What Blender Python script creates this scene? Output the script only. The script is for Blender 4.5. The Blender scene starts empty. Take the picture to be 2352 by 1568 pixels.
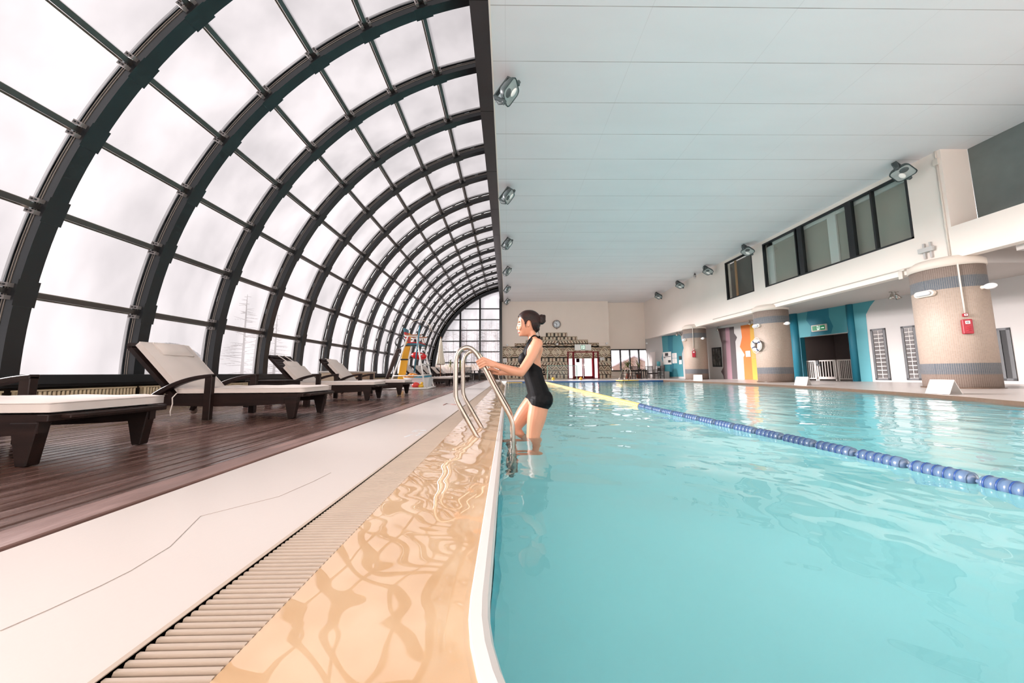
import bpy, bmesh, math, random
from math import sin, cos, pi, radians, hypot, atan2, sqrt
from mathutils import Vector, Matrix
random.seed(7)
S = bpy.context.scene
COL = S.collection

# ------------------------------------------------------------------ camera
H = 0.5                                   # eye height above the deck
F_PX = 745.0                              # focal length in pixels of a 2352 px wide frame
PITCH, YAW, ROLL = radians(5.58), radians(0.88), radians(-0.45)
_f = Vector((sin(YAW) * cos(PITCH), cos(YAW) * cos(PITCH), sin(PITCH)))
_r0 = Vector((cos(YAW), -sin(YAW), 0))
_u0 = _r0.cross(_f)
_r = _r0 * cos(ROLL) + _u0 * sin(ROLL)
_u = _u0 * cos(ROLL) - _r0 * sin(ROLL)
cam_d = bpy.data.cameras.new('camera')
cam_d.sensor_width = 36.0
cam_d.lens = 36.0 * F_PX / 2352.0
cam_d.clip_start = 0.05
cam_d.clip_end = 400
cam = bpy.data.objects.new('camera', cam_d)
COL.objects.link(cam)
cam.matrix_world = Matrix(((_r.x, _u.x, -_f.x, 0), (_r.y, _u.y, -_f.y, 0), (_r.z, _u.z, -_f.z, H), (0, 0, 0, 1)))
S.camera = cam

# ------------------------------------------------------------------ light and exposure
S.view_settings.view_transform = 'Standard'
S.view_settings.look = 'None'
S.view_settings.gamma = 1.0
S.view_settings.use_curve_mapping = False
S.view_settings.exposure = 0.86
WORLD_STRENGTH = 1.9
wd = bpy.data.worlds.new('overcast_sky')
S.world = wd
wd.use_nodes = True
bg = wd.node_tree.nodes['Background']
bg.inputs['Color'].default_value = (1.0, 0.99, 1.0, 1)
bg.inputs['Strength'].default_value = WORLD_STRENGTH
sun_d = bpy.data.lights.new('sun', 'SUN')
sun_d.energy = 58.0
sun_d.angle = radians(20)
sun_d.color = (1.0, 0.97, 0.96)
sun = bpy.data.objects.new('sun', sun_d)
COL.objects.link(sun)
sun.rotation_euler = Vector((0.90, -0.20, -0.28)).to_track_quat('-Z', 'Y').to_euler()
sun.location = (-8, -4, 12)
cy = S.cycles
cy.max_bounces = 10
cy.use_adaptive_sampling = True
cy.adaptive_threshold = 0.035
cy.adaptive_min_samples = 16
cy.diffuse_bounces = 4
cy.glossy_bounces = 5
cy.transmission_bounces = 8
cy.transparent_max_bounces = 14
cy.caustics_refractive = True
cy.caustics_reflective = True
cy.sample_clamp_indirect = 6.0
cy.use_denoising = True

# ------------------------------------------------------------------ helpers: rays of the photograph
CAM = Vector((0, 0, H))
def ray(u, v):
    return _r * ((u - 1176) / F_PX) + _u * ((784 - v) / F_PX) + _f
def at_z(u, v, z=0.0):
    d = ray(u, v); return CAM + d * ((z - H) / d.z)
def at_x(u, v, x):
    d = ray(u, v); return CAM + d * (x / d.x)
def at_y(u, v, y):
    d = ray(u, v); return CAM + d * (y / d.y)

# ------------------------------------------------------------------ helpers: materials
def lin(h):
    h = h.lstrip('#')
    o = []
    for i in (0, 2, 4):
        s = int(h[i:i + 2], 16) / 255
        o.append(s / 12.92 if s <= 0.04045 else ((s + 0.055) / 1.055) ** 2.4)
    return (*o, 1)
MATS = {}
def nodes_of(name):
    m = bpy.data.materials.new(name)
    m.use_nodes = True
    nt = m.node_tree
    return m, nt, nt.nodes, nt.links, nt.nodes['Principled BSDF']
def pos_node(n, l, scale=(1, 1, 1), obj=True):
    tc = n.new('ShaderNodeTexCoord')
    mp = n.new('ShaderNodeMapping')
    mp.inputs['Scale'].default_value = scale
    l.new(tc.outputs['Object'], mp.inputs['Vector'])
    return mp.outputs['Vector']
def mat(name, col, rough=0.5, metal=0.0, var=0.0, vscale=4.0, stretch=(1, 1, 1), bump=0.0, bscale=None, col2=None, coat=0.0, spec=None, emit=0.0, rough2=None):
    """principled material with a procedural variation between two colours and an optional bump"""
    if name in MATS: return MATS[name]
    m, nt, n, l, b = nodes_of(name)
    c = lin(col)
    b.inputs['Roughness'].default_value = rough
    b.inputs['Metallic'].default_value = metal
    b.inputs['Coat Weight'].default_value = coat
    b.inputs['Coat Roughness'].default_value = 0.05
    if spec is not None: b.inputs['Specular IOR Level'].default_value = spec
    if var > 0 or col2 or bump > 0:
        v = pos_node(n, l, stretch)
        t = n.new('ShaderNodeTexNoise')
        t.inputs['Scale'].default_value = vscale
        t.inputs['Detail'].default_value = 5
        l.new(v, t.inputs['Vector'])
        r = n.new('ShaderNodeValToRGB')
        d = lin(col2) if col2 else tuple(max(0, x * (1 - var)) for x in c[:3]) + (1,)
        r.color_ramp.elements[0].position = 0.3
        r.color_ramp.elements[1].position = 0.7
        r.color_ramp.elements[0].color = d
        r.color_ramp.elements[1].color = c
        l.new(t.outputs['Fac'], r.inputs['Fac'])
        l.new(r.outputs['Color'], b.inputs['Base Color'])
        if rough2 is not None:
            mr = n.new('ShaderNodeMapRange')
            mr.inputs['From Min'].default_value = 0.35; mr.inputs['From Max'].default_value = 0.65
            mr.inputs['To Min'].default_value = rough; mr.inputs['To Max'].default_value = rough2
            l.new(t.outputs['Fac'], mr.inputs['Value'])
            l.new(mr.outputs['Result'], b.inputs['Roughness'])
        if bump > 0:
            t2 = n.new('ShaderNodeTexNoise')
            t2.inputs['Scale'].default_value = bscale or vscale * 6
            t2.inputs['Detail'].default_value = 3
            l.new(v, t2.inputs['Vector'])
            bp = n.new('ShaderNodeBump')
            bp.inputs['Strength'].default_value = bump
            bp.inputs['Distance'].default_value = 0.01
            l.new(t2.outputs['Fac'], bp.inputs['Height'])
            l.new(bp.outputs['Normal'], b.inputs['Normal'])
    else:
        b.inputs['Base Color'].default_value = c
    if emit > 0:
        b.inputs['Emission Color'].default_value = c
        b.inputs['Emission Strength'].default_value = emit
    MATS[name] = m
    return m

def grid_tile_mat(name, col, grout, size=0.045, gap=0.12, rough=0.35, bands=None, radius=None):
    """small square mosaic tiles; bands = [(z from, colour)] up a column of the given radius"""
    m, nt, n, l, b = nodes_of(name)
    tc = n.new('ShaderNodeTexCoord')
    sx = n.new('ShaderNodeSeparateXYZ')
    l.new(tc.outputs['Object'], sx.inputs[0])
    def math(op, a, bb=None):
        q = n.new('ShaderNodeMath'); q.operation = op
        for i, k in enumerate((a, bb)):
            if k is None: continue
            if isinstance(k, (int, float)): q.inputs[i].default_value = k
            else: l.new(k, q.inputs[i])
        return q.outputs[0]
    if radius:
        ang = math('ARCTAN2', sx.outputs['Y'], sx.outputs['X'])
        h = math('MULTIPLY', ang, radius)
        k = sx.outputs['Z']
    else:
        h = sx.outputs['X']; k = sx.outputs['Y']
    a = math('LESS_THAN', math('FRACT', math('MULTIPLY', h, 1 / size)), gap)
    c = math('LESS_THAN', math('FRACT', math('MULTIPLY', k, 1 / size)), gap)
    g = math('MAXIMUM', a, c)
    if bands:
        r = n.new('ShaderNodeValToRGB')
        r.color_ramp.interpolation = 'CONSTANT'
        zmax = 4.0
        e = r.color_ramp.elements
        e[0].position = 0; e[0].color = lin(bands[0][1])
        e[1].position = bands[1][0] / zmax; e[1].color = lin(bands[1][1])
        for z, cc in bands[2:]:
            q = e.new(z / zmax); q.color = lin(cc)
        l.new(math('MULTIPLY', sx.outputs['Z'], 1 / zmax), r.inputs['Fac'])
        base = r.outputs['Color']
    else:
        rgb = n.new('ShaderNodeRGB'); rgb.outputs[0].default_value = lin(col); base = rgb.outputs[0]
    wn = n.new('ShaderNodeTexWhiteNoise')
    fl = n.new('ShaderNodeCombineXYZ')
    l.new(math('FLOOR', math('MULTIPLY', h, 1 / size)), fl.inputs[0])
    l.new(math('FLOOR', math('MULTIPLY', k, 1 / size)), fl.inputs[1])
    l.new(fl.outputs[0], wn.inputs['Vector'])
    hv = n.new('ShaderNodeHueSaturation')
    l.new(base, hv.inputs['Color'])
    l.new(math('ADD', math('MULTIPLY', wn.outputs['Value'], 0.12), 0.94), hv.inputs['Value'])
    mx = n.new('ShaderNodeMix'); mx.data_type = 'RGBA'
    l.new(g, mx.inputs['Factor'])
    l.new(hv.outputs['Color'], mx.inputs['A'])
    mx.inputs['B'].default_value = lin(grout)
    l.new(mx.outputs['Result'], b.inputs['Base Color'])
    b.inputs['Roughness'].default_value = rough
    MATS[name] = m
    return m

def seam_mat(name, col, seam, ys, xs=None, width=0.012, rough=0.6, off=0.0, strength=1.0, tone_noise=0.06):
    """flat panels with thin seams every ys metres along Y and xs along X"""
    m, nt, n, l, b = nodes_of(name)
    tc = n.new('ShaderNodeTexCoord')
    sx = n.new('ShaderNodeSeparateXYZ')
    l.new(tc.outputs['Object'], sx.inputs[0])
    def math(op, a, bb=None):
        q = n.new('ShaderNodeMath'); q.operation = op
        for i, k in enumerate((a, bb)):
            if k is None: continue
            if isinstance(k, (int, float)): q.inputs[i].default_value = k
            else: l.new(k, q.inputs[i])
        return q.outputs[0]
    g = math('LESS_THAN', math('FRACT', math('MULTIPLY', math('ADD', sx.outputs['Y'], off), 1 / ys)), width / ys)
    if xs:
        g2 = math('MULTIPLY', math('LESS_THAN', math('FRACT', math('MULTIPLY', sx.outputs['X'], 1 / xs)), width / xs), 0.2)
        g = math('MAXIMUM', g, g2)
    t = n.new('ShaderNodeTexNoise'); t.inputs['Scale'].default_value = 1.3; t.inputs['Detail'].default_value = 3
    mp = n.new('ShaderNodeMapping'); mp.inputs['Scale'].default_value = (0.25, 1, 1)
    l.new(tc.outputs['Object'], mp.inputs['Vector']); l.new(mp.outputs['Vector'], t.inputs['Vector'])
    hv = n.new('ShaderNodeHueSaturation'); hv.inputs['Color'].default_value = lin(col)
    l.new(math('ADD', math('MULTIPLY', t.outputs['Fac'], tone_noise * 2), 1 - tone_noise), hv.inputs['Value'])  # panel tone varies at random
    t3 = n.new('ShaderNodeTexNoise'); t3.inputs['Scale'].default_value = 0.9
    l.new(tc.outputs['Object'], t3.inputs['Vector'])
    mx = n.new('ShaderNodeMix'); mx.data_type = 'RGBA'
    l.new(math('MULTIPLY', g, math('MULTIPLY', t3.outputs['Fac'], 1.5 * strength)), mx.inputs['Factor'])
    l.new(hv.outputs['Color'], mx.inputs['A']); mx.inputs['B'].default_value = lin(seam)
    l.new(mx.outputs['Result'], b.inputs['Base Color'])
    b.inputs['Roughness'].default_value = rough
    MATS[name] = m
    return m

# ------------------------------------------------------------------ helpers: meshes
class MB:
    def __init__(self):
        self.v = []; self.f = []; self.m = []; self.s = []
    def add(self, vs, fs, m=0, smooth=False):
        o = len(self.v)
        self.v += [tuple(p) for p in vs]
        for f in fs:
            self.f.append(tuple(i + o for i in f)); self.m.append(m); self.s.append(smooth)
        return self
    def box(self, x0, x1, y0, y1, z0, z1, m=0):
        vs = [(x, y, z) for z in (z0, z1) for y in (y0, y1) for x in (x0, x1)]
        return self.add(vs, [(0, 2, 3, 1), (4, 5, 7, 6), (0, 1, 5, 4), (2, 6, 7, 3), (0, 4, 6, 2), (1, 3, 7, 5)], m)
    def bar(self, a, b, w, h, up=(0, 0, 1), m=0, w2=None, h2=None):
        """box of section w x h from a to b; w2, h2 give the section at b"""
        a = Vector(a); b = Vector(b); d = (b - a).normalized(); up = Vector(up)
        s = d.cross(up)
        if s.length < 1e-5: s = d.cross(Vector((1, 0, 0)))
        s.normalize(); t = s.cross(d)
        w2 = w if w2 is None else w2; h2 = h if h2 is None else h2
        vs = []
        for p, ww, hh in ((a, w, h), (b, w2, h2)):
            for i, j in ((-1, -1), (1, -1), (1, 1), (-1, 1)):
                vs.append(p + s * (i * ww / 2) + t * (j * hh / 2))
        return self.add(vs, [(3, 2, 1, 0), (4, 5, 6, 7), (0, 1, 5, 4), (1, 2, 6, 5), (2, 3, 7, 6), (3, 0, 4, 7)], m)
    def tube(self, pts, r, n=10, m=0, cap=True, closed=False):
        pts = [Vector(p) for p in pts]
        k = len(pts)
        rs = r if isinstance(r, (list, tuple)) else [r] * k
        tan = []
        for i in range(k):
            if closed: d = pts[(i + 1) % k] - pts[i - 1]
            else: d = pts[min(i + 1, k - 1)] - pts[max(i - 1, 0)]
            tan.append(d.normalized())
        x = tan[0].cross(Vector((0, 0, 1)))
        if x.length < 1e-3: x = tan[0].cross(Vector((1, 0, 0)))
        x.normalize()
        vs = []
        for i in range(k):
            x = (x - tan[i] * x.dot(tan[i])).normalized()
            y = tan[i].cross(x)
            for j in range(n):
                a = 2 * pi * j / n
                vs.append(pts[i] + (x * cos(a) + y * sin(a)) * rs[i])
        fs = []
        for i in range(k if closed else k - 1):
            for j in range(n):
                a = i * n + j; b = i * n + (j + 1) % n
                c = ((i + 1) % k) * n + (j + 1) % n; d = ((i + 1) % k) * n + j
                fs.append((a, b, c, d))
        self.add(vs, fs, m, True)
        if cap and not closed:
            o = len(self.v) - len(vs)
            self.f.append(tuple(o + j for j in reversed(range(n)))); self.m.append(m); self.s.append(False)
            self.f.append(tuple(o + (k - 1) * n + j for j in range(n))); self.m.append(m); self.s.append(False)
        return self
    def lathe(self, prof, n=24, at=(0, 0, 0), axis=(0, 0, 1), m=0, smooth=True):
        q = Vector((0, 0, 1)).rotation_difference(Vector(axis).normalized())
        at = Vector(at); vs = []; fs = []
        for r, z in prof:
            for j in range(n):
                a = 2 * pi * j / n
                vs.append(at + q @ Vector((r * cos(a), r * sin(a), z)))
        for i in range(len(prof) - 1):
            for j in range(n):
                fs.append((i * n + j, i * n + (j + 1) % n, (i + 1) * n + (j + 1) % n, (i + 1) * n + j))
        self.add(vs, fs, m, smooth)
        o = len(self.v) - len(vs)
        if prof[0][0] > 1e-4:
            self.f.append(tuple(o + j for j in reversed(range(n)))); self.m.append(m); self.s.append(False)
        if prof[-1][0] > 1e-4:
            self.f.append(tuple(o + (len(prof) - 1) * n + j for j in range(n))); self.m.append(m); self.s.append(False)
        return self
    def ball(self, c, r, m=0, n=16, sc=(1, 1, 1)):
        prof = []
        k = n // 2
        vs = []; fs = []
        c = Vector(c)
        for i in range(k + 1):
            t = pi * i / k
            for j in range(n):
                a = 2 * pi * j / n
                vs.append(c + Vector((r * sc[0] * sin(t) * cos(a), r * sc[1] * sin(t) * sin(a), -r * sc[2] * cos(t))))
        for i in range(k):
            for j in range(n):
                fs.append((i * n + j, i * n + (j + 1) % n, (i + 1) * n + (j + 1) % n, (i + 1) * n + j))
        return self.add(vs, fs, m, True)
    def prism(self, poly, o, ax, ay, d, m=0):
        """polygon poly in the plane (o, ax, ay) pushed along d"""
        o = Vector(o); ax = Vector(ax); ay = Vector(ay); d = Vector(d)
        k = len(poly)
        b = [o + ax * p[0] + ay * p[1] for p in poly]
        vs = b + [p + d for p in b]
        if ax.cross(ay).dot(d) > 0:
            area = sum(poly[i][0] * poly[(i + 1) % k][1] - poly[(i + 1) % k][0] * poly[i][1] for i in range(k))
        else:
            area = -sum(poly[i][0] * poly[(i + 1) % k][1] - poly[(i + 1) % k][0] * poly[i][1] for i in range(k))
        idx = list(range(k))
        if area < 0: idx.reverse()
        fs = [tuple(reversed(idx)), tuple(i + k for i in idx)]
        for q in range(k):
            a, b2 = idx[q], idx[(q + 1) % k]
            fs.append((a, b2, b2 + k, a + k))
        return self.add(vs, fs, m)
    def mesh(self, name, mats):
        me = bpy.data.meshes.new(name)
        me.from_pydata(self.v, [], self.f)
        for x in (mats if isinstance(mats, (list, tuple)) else [mats]):
            me.materials.append(x)
        me.polygons.foreach_set('material_index', self.m)
        me.polygons.foreach_set('use_smooth', self.s)
        me.validate()
        return me
    def build(self, name, mats, parent=None, bevel=0.0, seg=2, loc=None, weld=False):
        o = bpy.data.objects.new(name, self.mesh(name, mats))
        COL.objects.link(o)
        if parent: o.parent = parent
        if loc: o.location = loc
        if bevel:
            b = o.modifiers.new('edge', 'BEVEL'); b.width = bevel; b.segments = seg; b.limit_method = 'ANGLE'; b.angle_limit = radians(40)
            b.harden_normals = False
        return o

def tag(o, label=None, cat=None, group=None, kind=None):
    if label: o['label'] = label
    if cat: o['category'] = cat
    if group: o['group'] = group
    if kind: o['kind'] = kind
    return o
def empty(name, loc=(0, 0, 0), rz=0.0, label=None, cat=None, group=None, kind=None):
    o = bpy.data.objects.new(name, None)
    o.empty_display_size = 0.1
    COL.objects.link(o)
    o.location = loc
    o.rotation_euler = (0, 0, rz)
    return tag(o, label, cat, group, kind)
def copy_tree(o, parent=None, kids=None):
    kids = kids or CHILD
    c = o.copy(); COL.objects.link(c)
    if parent: c.parent = parent
    for ch in [x for x in bpy.data.objects if x.parent == o]:
        copy_tree(ch, c)
    return c
CHILD = {}
def move(o, loc, rz=None, label=None):
    o.location = loc
    if rz is not None: o.rotation_euler = (0, 0, rz)
    if label: o['label'] = label
    return o
def struct(o, label, cat, group=None):
    return tag(o, label, cat, group, 'structure')
ORD = ['first', 'second', 'third', 'fourth', 'fifth', 'sixth', 'seventh', 'eighth', 'ninth', 'tenth', 'eleventh', 'twelfth', 'thirteenth',
       'fourteenth', 'fifteenth', 'sixteenth', 'seventeenth', 'eighteenth', 'nineteenth', 'twentieth', 'twenty-first', 'twenty-second', 'twenty-third', 'twenty-fourth', 'twenty-fifth']
# ================================================================== STRUCTURE
ZC = 6.42            # ceiling
YB = 26.5            # back wall
XW = 11.7            # upper right wall
YROOF = -5.8         # roof and vault start here; left open behind to let sky light in
YN = -7.2            # where the hall stops behind the camera
ZWAT = -0.07
M_white = mat('white_deck', '#beb5af', rough=0.32, var=0.05, vscale=0.8, bump=0.03, bscale=60)
M_cream = mat('cream_wall', '#efe5dc', rough=0.7, var=0.03, vscale=1.0, bump=0.05, bscale=90)
M_tan = mat('tan_wall', '#eee0d4', rough=0.7, var=0.04, vscale=0.7, bump=0.05, bscale=90)
M_gwall = mat('grey_white_wall', '#bfbcb9', rough=0.65, var=0.03, vscale=1.0, bump=0.05, bscale=90)
M_dark = mat('dark_metal', '#1d2124', rough=0.42, var=0.3, vscale=3)
M_dark2 = mat('dark_metal_edge', '#8a8076', rough=0.35, metal=0.4)
M_rib = mat('rib_metal', '#14191d', rough=0.3, var=0.25, vscale=2.5, bump=0.02, bscale=40)
M_brownbeam = mat('beam_brown', '#393436', rough=0.28, var=0.2, vscale=1.5)
M_ceil = seam_mat('ceiling_panels', '#e9e7e9', '#a09694', 0.9443, 2.4, width=0.012, off=0.035, rough=0.55)
M_pool = mat('pool_tile', '#b0f8fb', rough=0.3, col2='#a8f5f8', vscale=0.6)
M_poolwall = mat('pool_wall_tile', '#25aab8', rough=0.3, col2='#1fa0af', vscale=2)
M_dglass = mat('dark_glass', '#4d4f4d', rough=0.06, spec=0.6)

# wet beige coping: glossy where a film of water lies, duller where it has run off
def coping_mat():
    m, nt, n, l, b = nodes_of('beige_coping')
    v = pos_node(n, l, (1, 1, 1))
    t = n.new('ShaderNodeTexNoise'); t.inputs['Scale'].default_value = 5; t.inputs['Detail'].default_value = 2
    l.new(v, t.inputs['Vector'])
    r = n.new('ShaderNodeValToRGB')
    r.color_ramp.elements[0].color = lin('#caa379'); r.color_ramp.elements[1].color = lin('#d5b48f')
    r.color_ramp.elements[0].position = .35; r.color_ramp.elements[1].position = .65
    l.new(t.outputs['Fac'], r.inputs['Fac']); l.new(r.outputs['Color'], b.inputs['Base Color'])
    b.inputs['Roughness'].default_value = 0.45
    b.inputs['Coat Weight'].default_value = 1.0
    b.inputs['Coat Roughness'].default_value = 0.0
    b.inputs['Coat IOR'].default_value = 2.3
    w = n.new('ShaderNodeTexNoise'); w.inputs['Scale'].default_value = 4.0; w.inputs['Detail'].default_value = 0.6; w.inputs['Distortion'].default_value = 0.25
    l.new(v, w.inputs['Vector'])
    bp = n.new('ShaderNodeBump'); bp.inputs['Strength'].default_value = 0.22; bp.inputs['Distance'].default_value = 0.05
    l.new(w.outputs['Fac'], bp.inputs['Height']); l.new(bp.outputs['Normal'], b.inputs['Coat Normal'])
    return m
M_coping = coping_mat()

def water_mat():
    m, nt, n, l, b = nodes_of('pool_water')
    b.inputs['Base Color'].default_value = (0.93, 0.995, 1, 1)
    b.inputs['Roughness'].default_value = 0.0
    b.inputs['IOR'].default_value = 1.29
    b.inputs['Transmission Weight'].default_value = 1.0
    tc = n.new('ShaderNodeTexCoord')
    hs = []
    for sc, st, dist in ((1.6, (1, 1, 1), 0.6), (5.5, (1, 0.8, 1), 0.4)):
        mp = n.new('ShaderNodeMapping'); mp.inputs['Scale'].default_value = st
        l.new(tc.outputs['Object'], mp.inputs['Vector'])
        t = n.new('ShaderNodeTexNoise'); t.inputs['Scale'].default_value = sc; t.inputs['Detail'].default_value = 1.5; t.inputs['Distortion'].default_value = dist
        l.new(mp.outputs['Vector'], t.inputs['Vector']); hs.append(t.outputs['Fac'])
    a = n.new('ShaderNodeMath'); a.operation = 'MULTIPLY'; a.inputs[1].default_value = 0.28
    l.new(hs[1], a.inputs[0])
    s = n.new('ShaderNodeMath'); s.operation = 'ADD'
    l.new(hs[0], s.inputs[0]); l.new(a.outputs[0], s.inputs[1])
    bp = n.new('ShaderNodeBump'); bp.inputs['Strength'].default_value = 0.45; bp.inputs['Distance'].default_value = 0.06
    l.new(s.outputs[0], bp.inputs['Height']); l.new(bp.outputs['Normal'], b.inputs['Normal'])
    return m
M_water = water_mat()

def pane_mat(name, fog_lo, fog_hi, col):
    """fogged glass: clear in places, white with condensation in others"""
    m, nt, n, l, b = nodes_of(name)
    n.remove(b)
    out = n['Material Output']
    geo = n.new('ShaderNodeNewGeometry')
    mp = n.new('ShaderNodeMapping'); mp.inputs['Scale'].default_value = (1, 1, 0.35)
    l.new(geo.outputs['Position'], mp.inputs['Vector'])
    t = n.new('ShaderNodeTexNoise'); t.inputs['Scale'].default_value = 1.1; t.inputs['Detail'].default_value = 4; t.inputs['Roughness'].default_value = 0.5
    l.new(mp.outputs['Vector'], t.inputs['Vector'])
    mr = n.new('ShaderNodeMapRange')
    mr.inputs['From Min'].default_value = 0.3; mr.inputs['From Max'].default_value = 0.65
    mr.inputs['To Min'].default_value = fog_lo; mr.inputs['To Max'].default_value = fog_hi
    l.new(t.outputs['Fac'], mr.inputs['Value'])
    tr = n.new('ShaderNodeBsdfTransparent'); tr.inputs['Color'].default_value = col
    tl = n.new('ShaderNodeBsdfTranslucent'); tl.inputs['Color'].default_value = col
    mx = n.new('ShaderNodeMixShader')
    l.new(mr.outputs['Result'], mx.inputs['Fac']); l.new(tr.outputs[0], mx.inputs[1]); l.new(tl.outputs[0], mx.inputs[2])
    l.new(mx.outputs[0], out.inputs['Surface'])
    return m
M_pane = pane_mat('fogged_pane', 0.035, 0.075, (0.37, 0.36, 0.363, 1))
M_pane2 = pane_mat('gable_pane', 0.04, 0.20, (0.44, 0.432, 0.438, 1))
M_pane3 = pane_mat('window_pane', 0.0, 0.04, (0.62, 0.61, 0.62, 1))

# ---------------------------------------------------------------- pool outline
def arc_pts(cx, cy_, r, a0, a1, n):
    return [(cx + r * cos(radians(a0 + (a1 - a0) * i / n)), cy_ + r * sin(radians(a0 + (a1 - a0) * i / n))) for i in range(n + 1)]
def smooth_poly(pts, n=8):
    out = []
    for i in range(len(pts) - 1):
        p0 = pts[max(i - 1, 0)]; p1 = pts[i]; p2 = pts[i + 1]; p3 = pts[min(i + 2, len(pts) - 1)]
        for k in range(n):
            t = k / n
            out.append(tuple(0.5 * ((2 * p1[q]) + (-p0[q] + p2[q]) * t + (2 * p0[q] - 5 * p1[q] + 4 * p2[q] - p3[q]) * t * t + (-p0[q] + 3 * p1[q] - 3 * p2[q] + p3[q]) * t ** 3) for q in (0, 1)))
    out.append(tuple(pts[-1]))
    return out
XL = -0.046
YF = 20.2
CX, CY, CR = 0.554, 0.87, 0.60
corner = arc_pts(CX, CY, CR, 180, 270, 14)              # near left corner of the pool
right_edge = smooth_poly([(7.0, 0.27), (7.05, 1.5), (7.45, 3.4), (8.0, 5.0), (8.45, 5.9), (8.95, 7.2), (9.35, 8.6), (9.85, 10.9), (10.1, 13.5), (10.05, 16.5), (9.7, YF)])
outline = [(XL, YF)] + corner[0:] + right_edge                # counter-clockwise starting far left
PD = -1.2

# floor: white deck, one mesh (left strip, near apron, far apron, right side with a slight fall)
fl = MB()
def ring_quads(mb, a, b, za, zb, m=0):
    k = len(a)
    vs = [(p[0], p[1], za) for p in a] + [(p[0], p[1], zb) for p in b]
    mb.add(vs, [(i, i + 1, k + i + 1, k + i) for i in range(k - 1)], m)
XR = 17.5
fl.box(-1.46, -0.678, YN, YF + 0.2, -0.45, 0.0)
ring_quads(fl, right_edge, [(XR, p[1]) for p in right_edge], 0.0, 0.09)
ring_quads(fl, [(p[0], p[1]) for p in reversed(right_edge)], [(p[0], p[1]) for p in reversed(right_edge)], 0.0, -0.4, 1)
fl.add([(-6.5, YF + .2, 0), (9.7, YF + .2, 0), (XR, YF + .2, .09), (XR, 28.5, .09), (9.7, 28.5, 0), (-0.3, 28.5, 0), (-6.5, 26.6, 0)], [(0, 1, 5, 6), (1, 2, 3, 4), (1, 4, 5)])
fl.add([(9.7, YF, 0), (XR, YF, .09), (XR, YF + .2, .09), (9.7, YF + .2, 0)], [(0, 1, 2, 3)])
fl.add([(-0.5, YN, 0), (XR, YN, 0), (XR, -0.17, .0), (-0.5, -0.17, 0)], [(0, 1, 2, 3)])
M_lip = mat('brown_lip_tile', '#5f4c3e', rough=0.3, var=0.2, vscale=20)
floor = fl.build('floor', [M_white, M_lip])
ck_ = MB()
cpts = [(0, 1448), (110, 1400), (230, 1345), (300, 1310), (390, 1255), (430, 1215), (460, 1185), (560, 1160), (640, 1140), (720, 1105), (760, 1085)]
cw_ = [at_z(u, v, 0.0005) for u, v in cpts]
for a_, b_ in zip(cw_[:-1], cw_[1:]): ck_.bar(a_, b_, 0.0022, 0.001)
ck_.build('crack', [mat('hairline_crack', '#a3968d', rough=0.6)], floor)
struct(floor, 'white pool deck with a low brown tiled edge above the water', 'floor')

# wood deck on the left
M_wood = mat('wet_dark_planks', '#6a4f48', rough=0.12, rough2=0.32, col2='#4a3630', vscale=2.0, stretch=(7, 0.5, 1), bump=0.10, bscale=14)
M_wood2 = mat('edge_board', '#80625a', rough=0.3, rough2=0.5, col2='#6a4f48', vscale=4.0, stretch=(3, 0.6, 1), bump=0.1, bscale=20)
M_black = mat('gap_black', '#0b0a0a', rough=0.8)
wd_ = MB()
x = -6.45
while x < -1.66:
    wd_.box(x, min(x + 0.091, -1.653), YN, 26.3, -0.05, 0.0, 0)
    x += 0.1035
wd_.box(-6.5, -1.47, YN, 26.3, -0.12, -0.035, 2)
wd_.box(-1.645, -1.484, YN, 26.3, -0.05, 0.004, 1)
deck = wd_.build('floor', [M_wood, M_wood2, M_black], bevel=0.004, seg=1)
struct(deck, 'dark reddish wooden plank deck with a wide edge board along the windows', 'floor')

# gutter channel and its grating
gm = MB()
gm.box(-0.678, -0.492, YN, YF, -0.3, -0.12, 0)
gm.box(-0.690, -0.678, YN, YF, -0.3, 0.002, 1)
M_gut = mat('gutter_dark', '#1d1a18', rough=0.7)
M_slat = mat('grate_slat', '#ab9b8c', rough=0.4, var=0.08, vscale=8)
gut = gm.build('trim_1', [M_gut, M_slat])
struct(gut, 'narrow drain channel running beside the pool edge under the slatted grating', 'gutter')
gs = MB()
y = 0.2
while y < 20.1:
    prof = [(-0.0052, -0.022), (0.0052, -0.022), (0.0052, -0.006), (0.003, -0.001), (-0.003, -0.001), (-0.0052, -0.006)]
    x0, x1 = -0.674, -0.4935
    vs = [(xx, y + a, b) for xx in (x0, x1) for a, b in prof]
    k = 6
    gs.add(vs, [tuple(reversed(range(k))), tuple(range(k, 2 * k))] + [(i, (i + 1) % k, k + (i + 1) % k, k + i) for i in range(k)], 0)
    y += 0.0172 if abs((y - 2.4) % 2.0) > 0.0172 else 0.022
g = gs.build('gutter_grating', [M_slat])
tag(g, 'cream slatted drain grating in the floor along the left side of the pool', 'drain grating')

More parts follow.
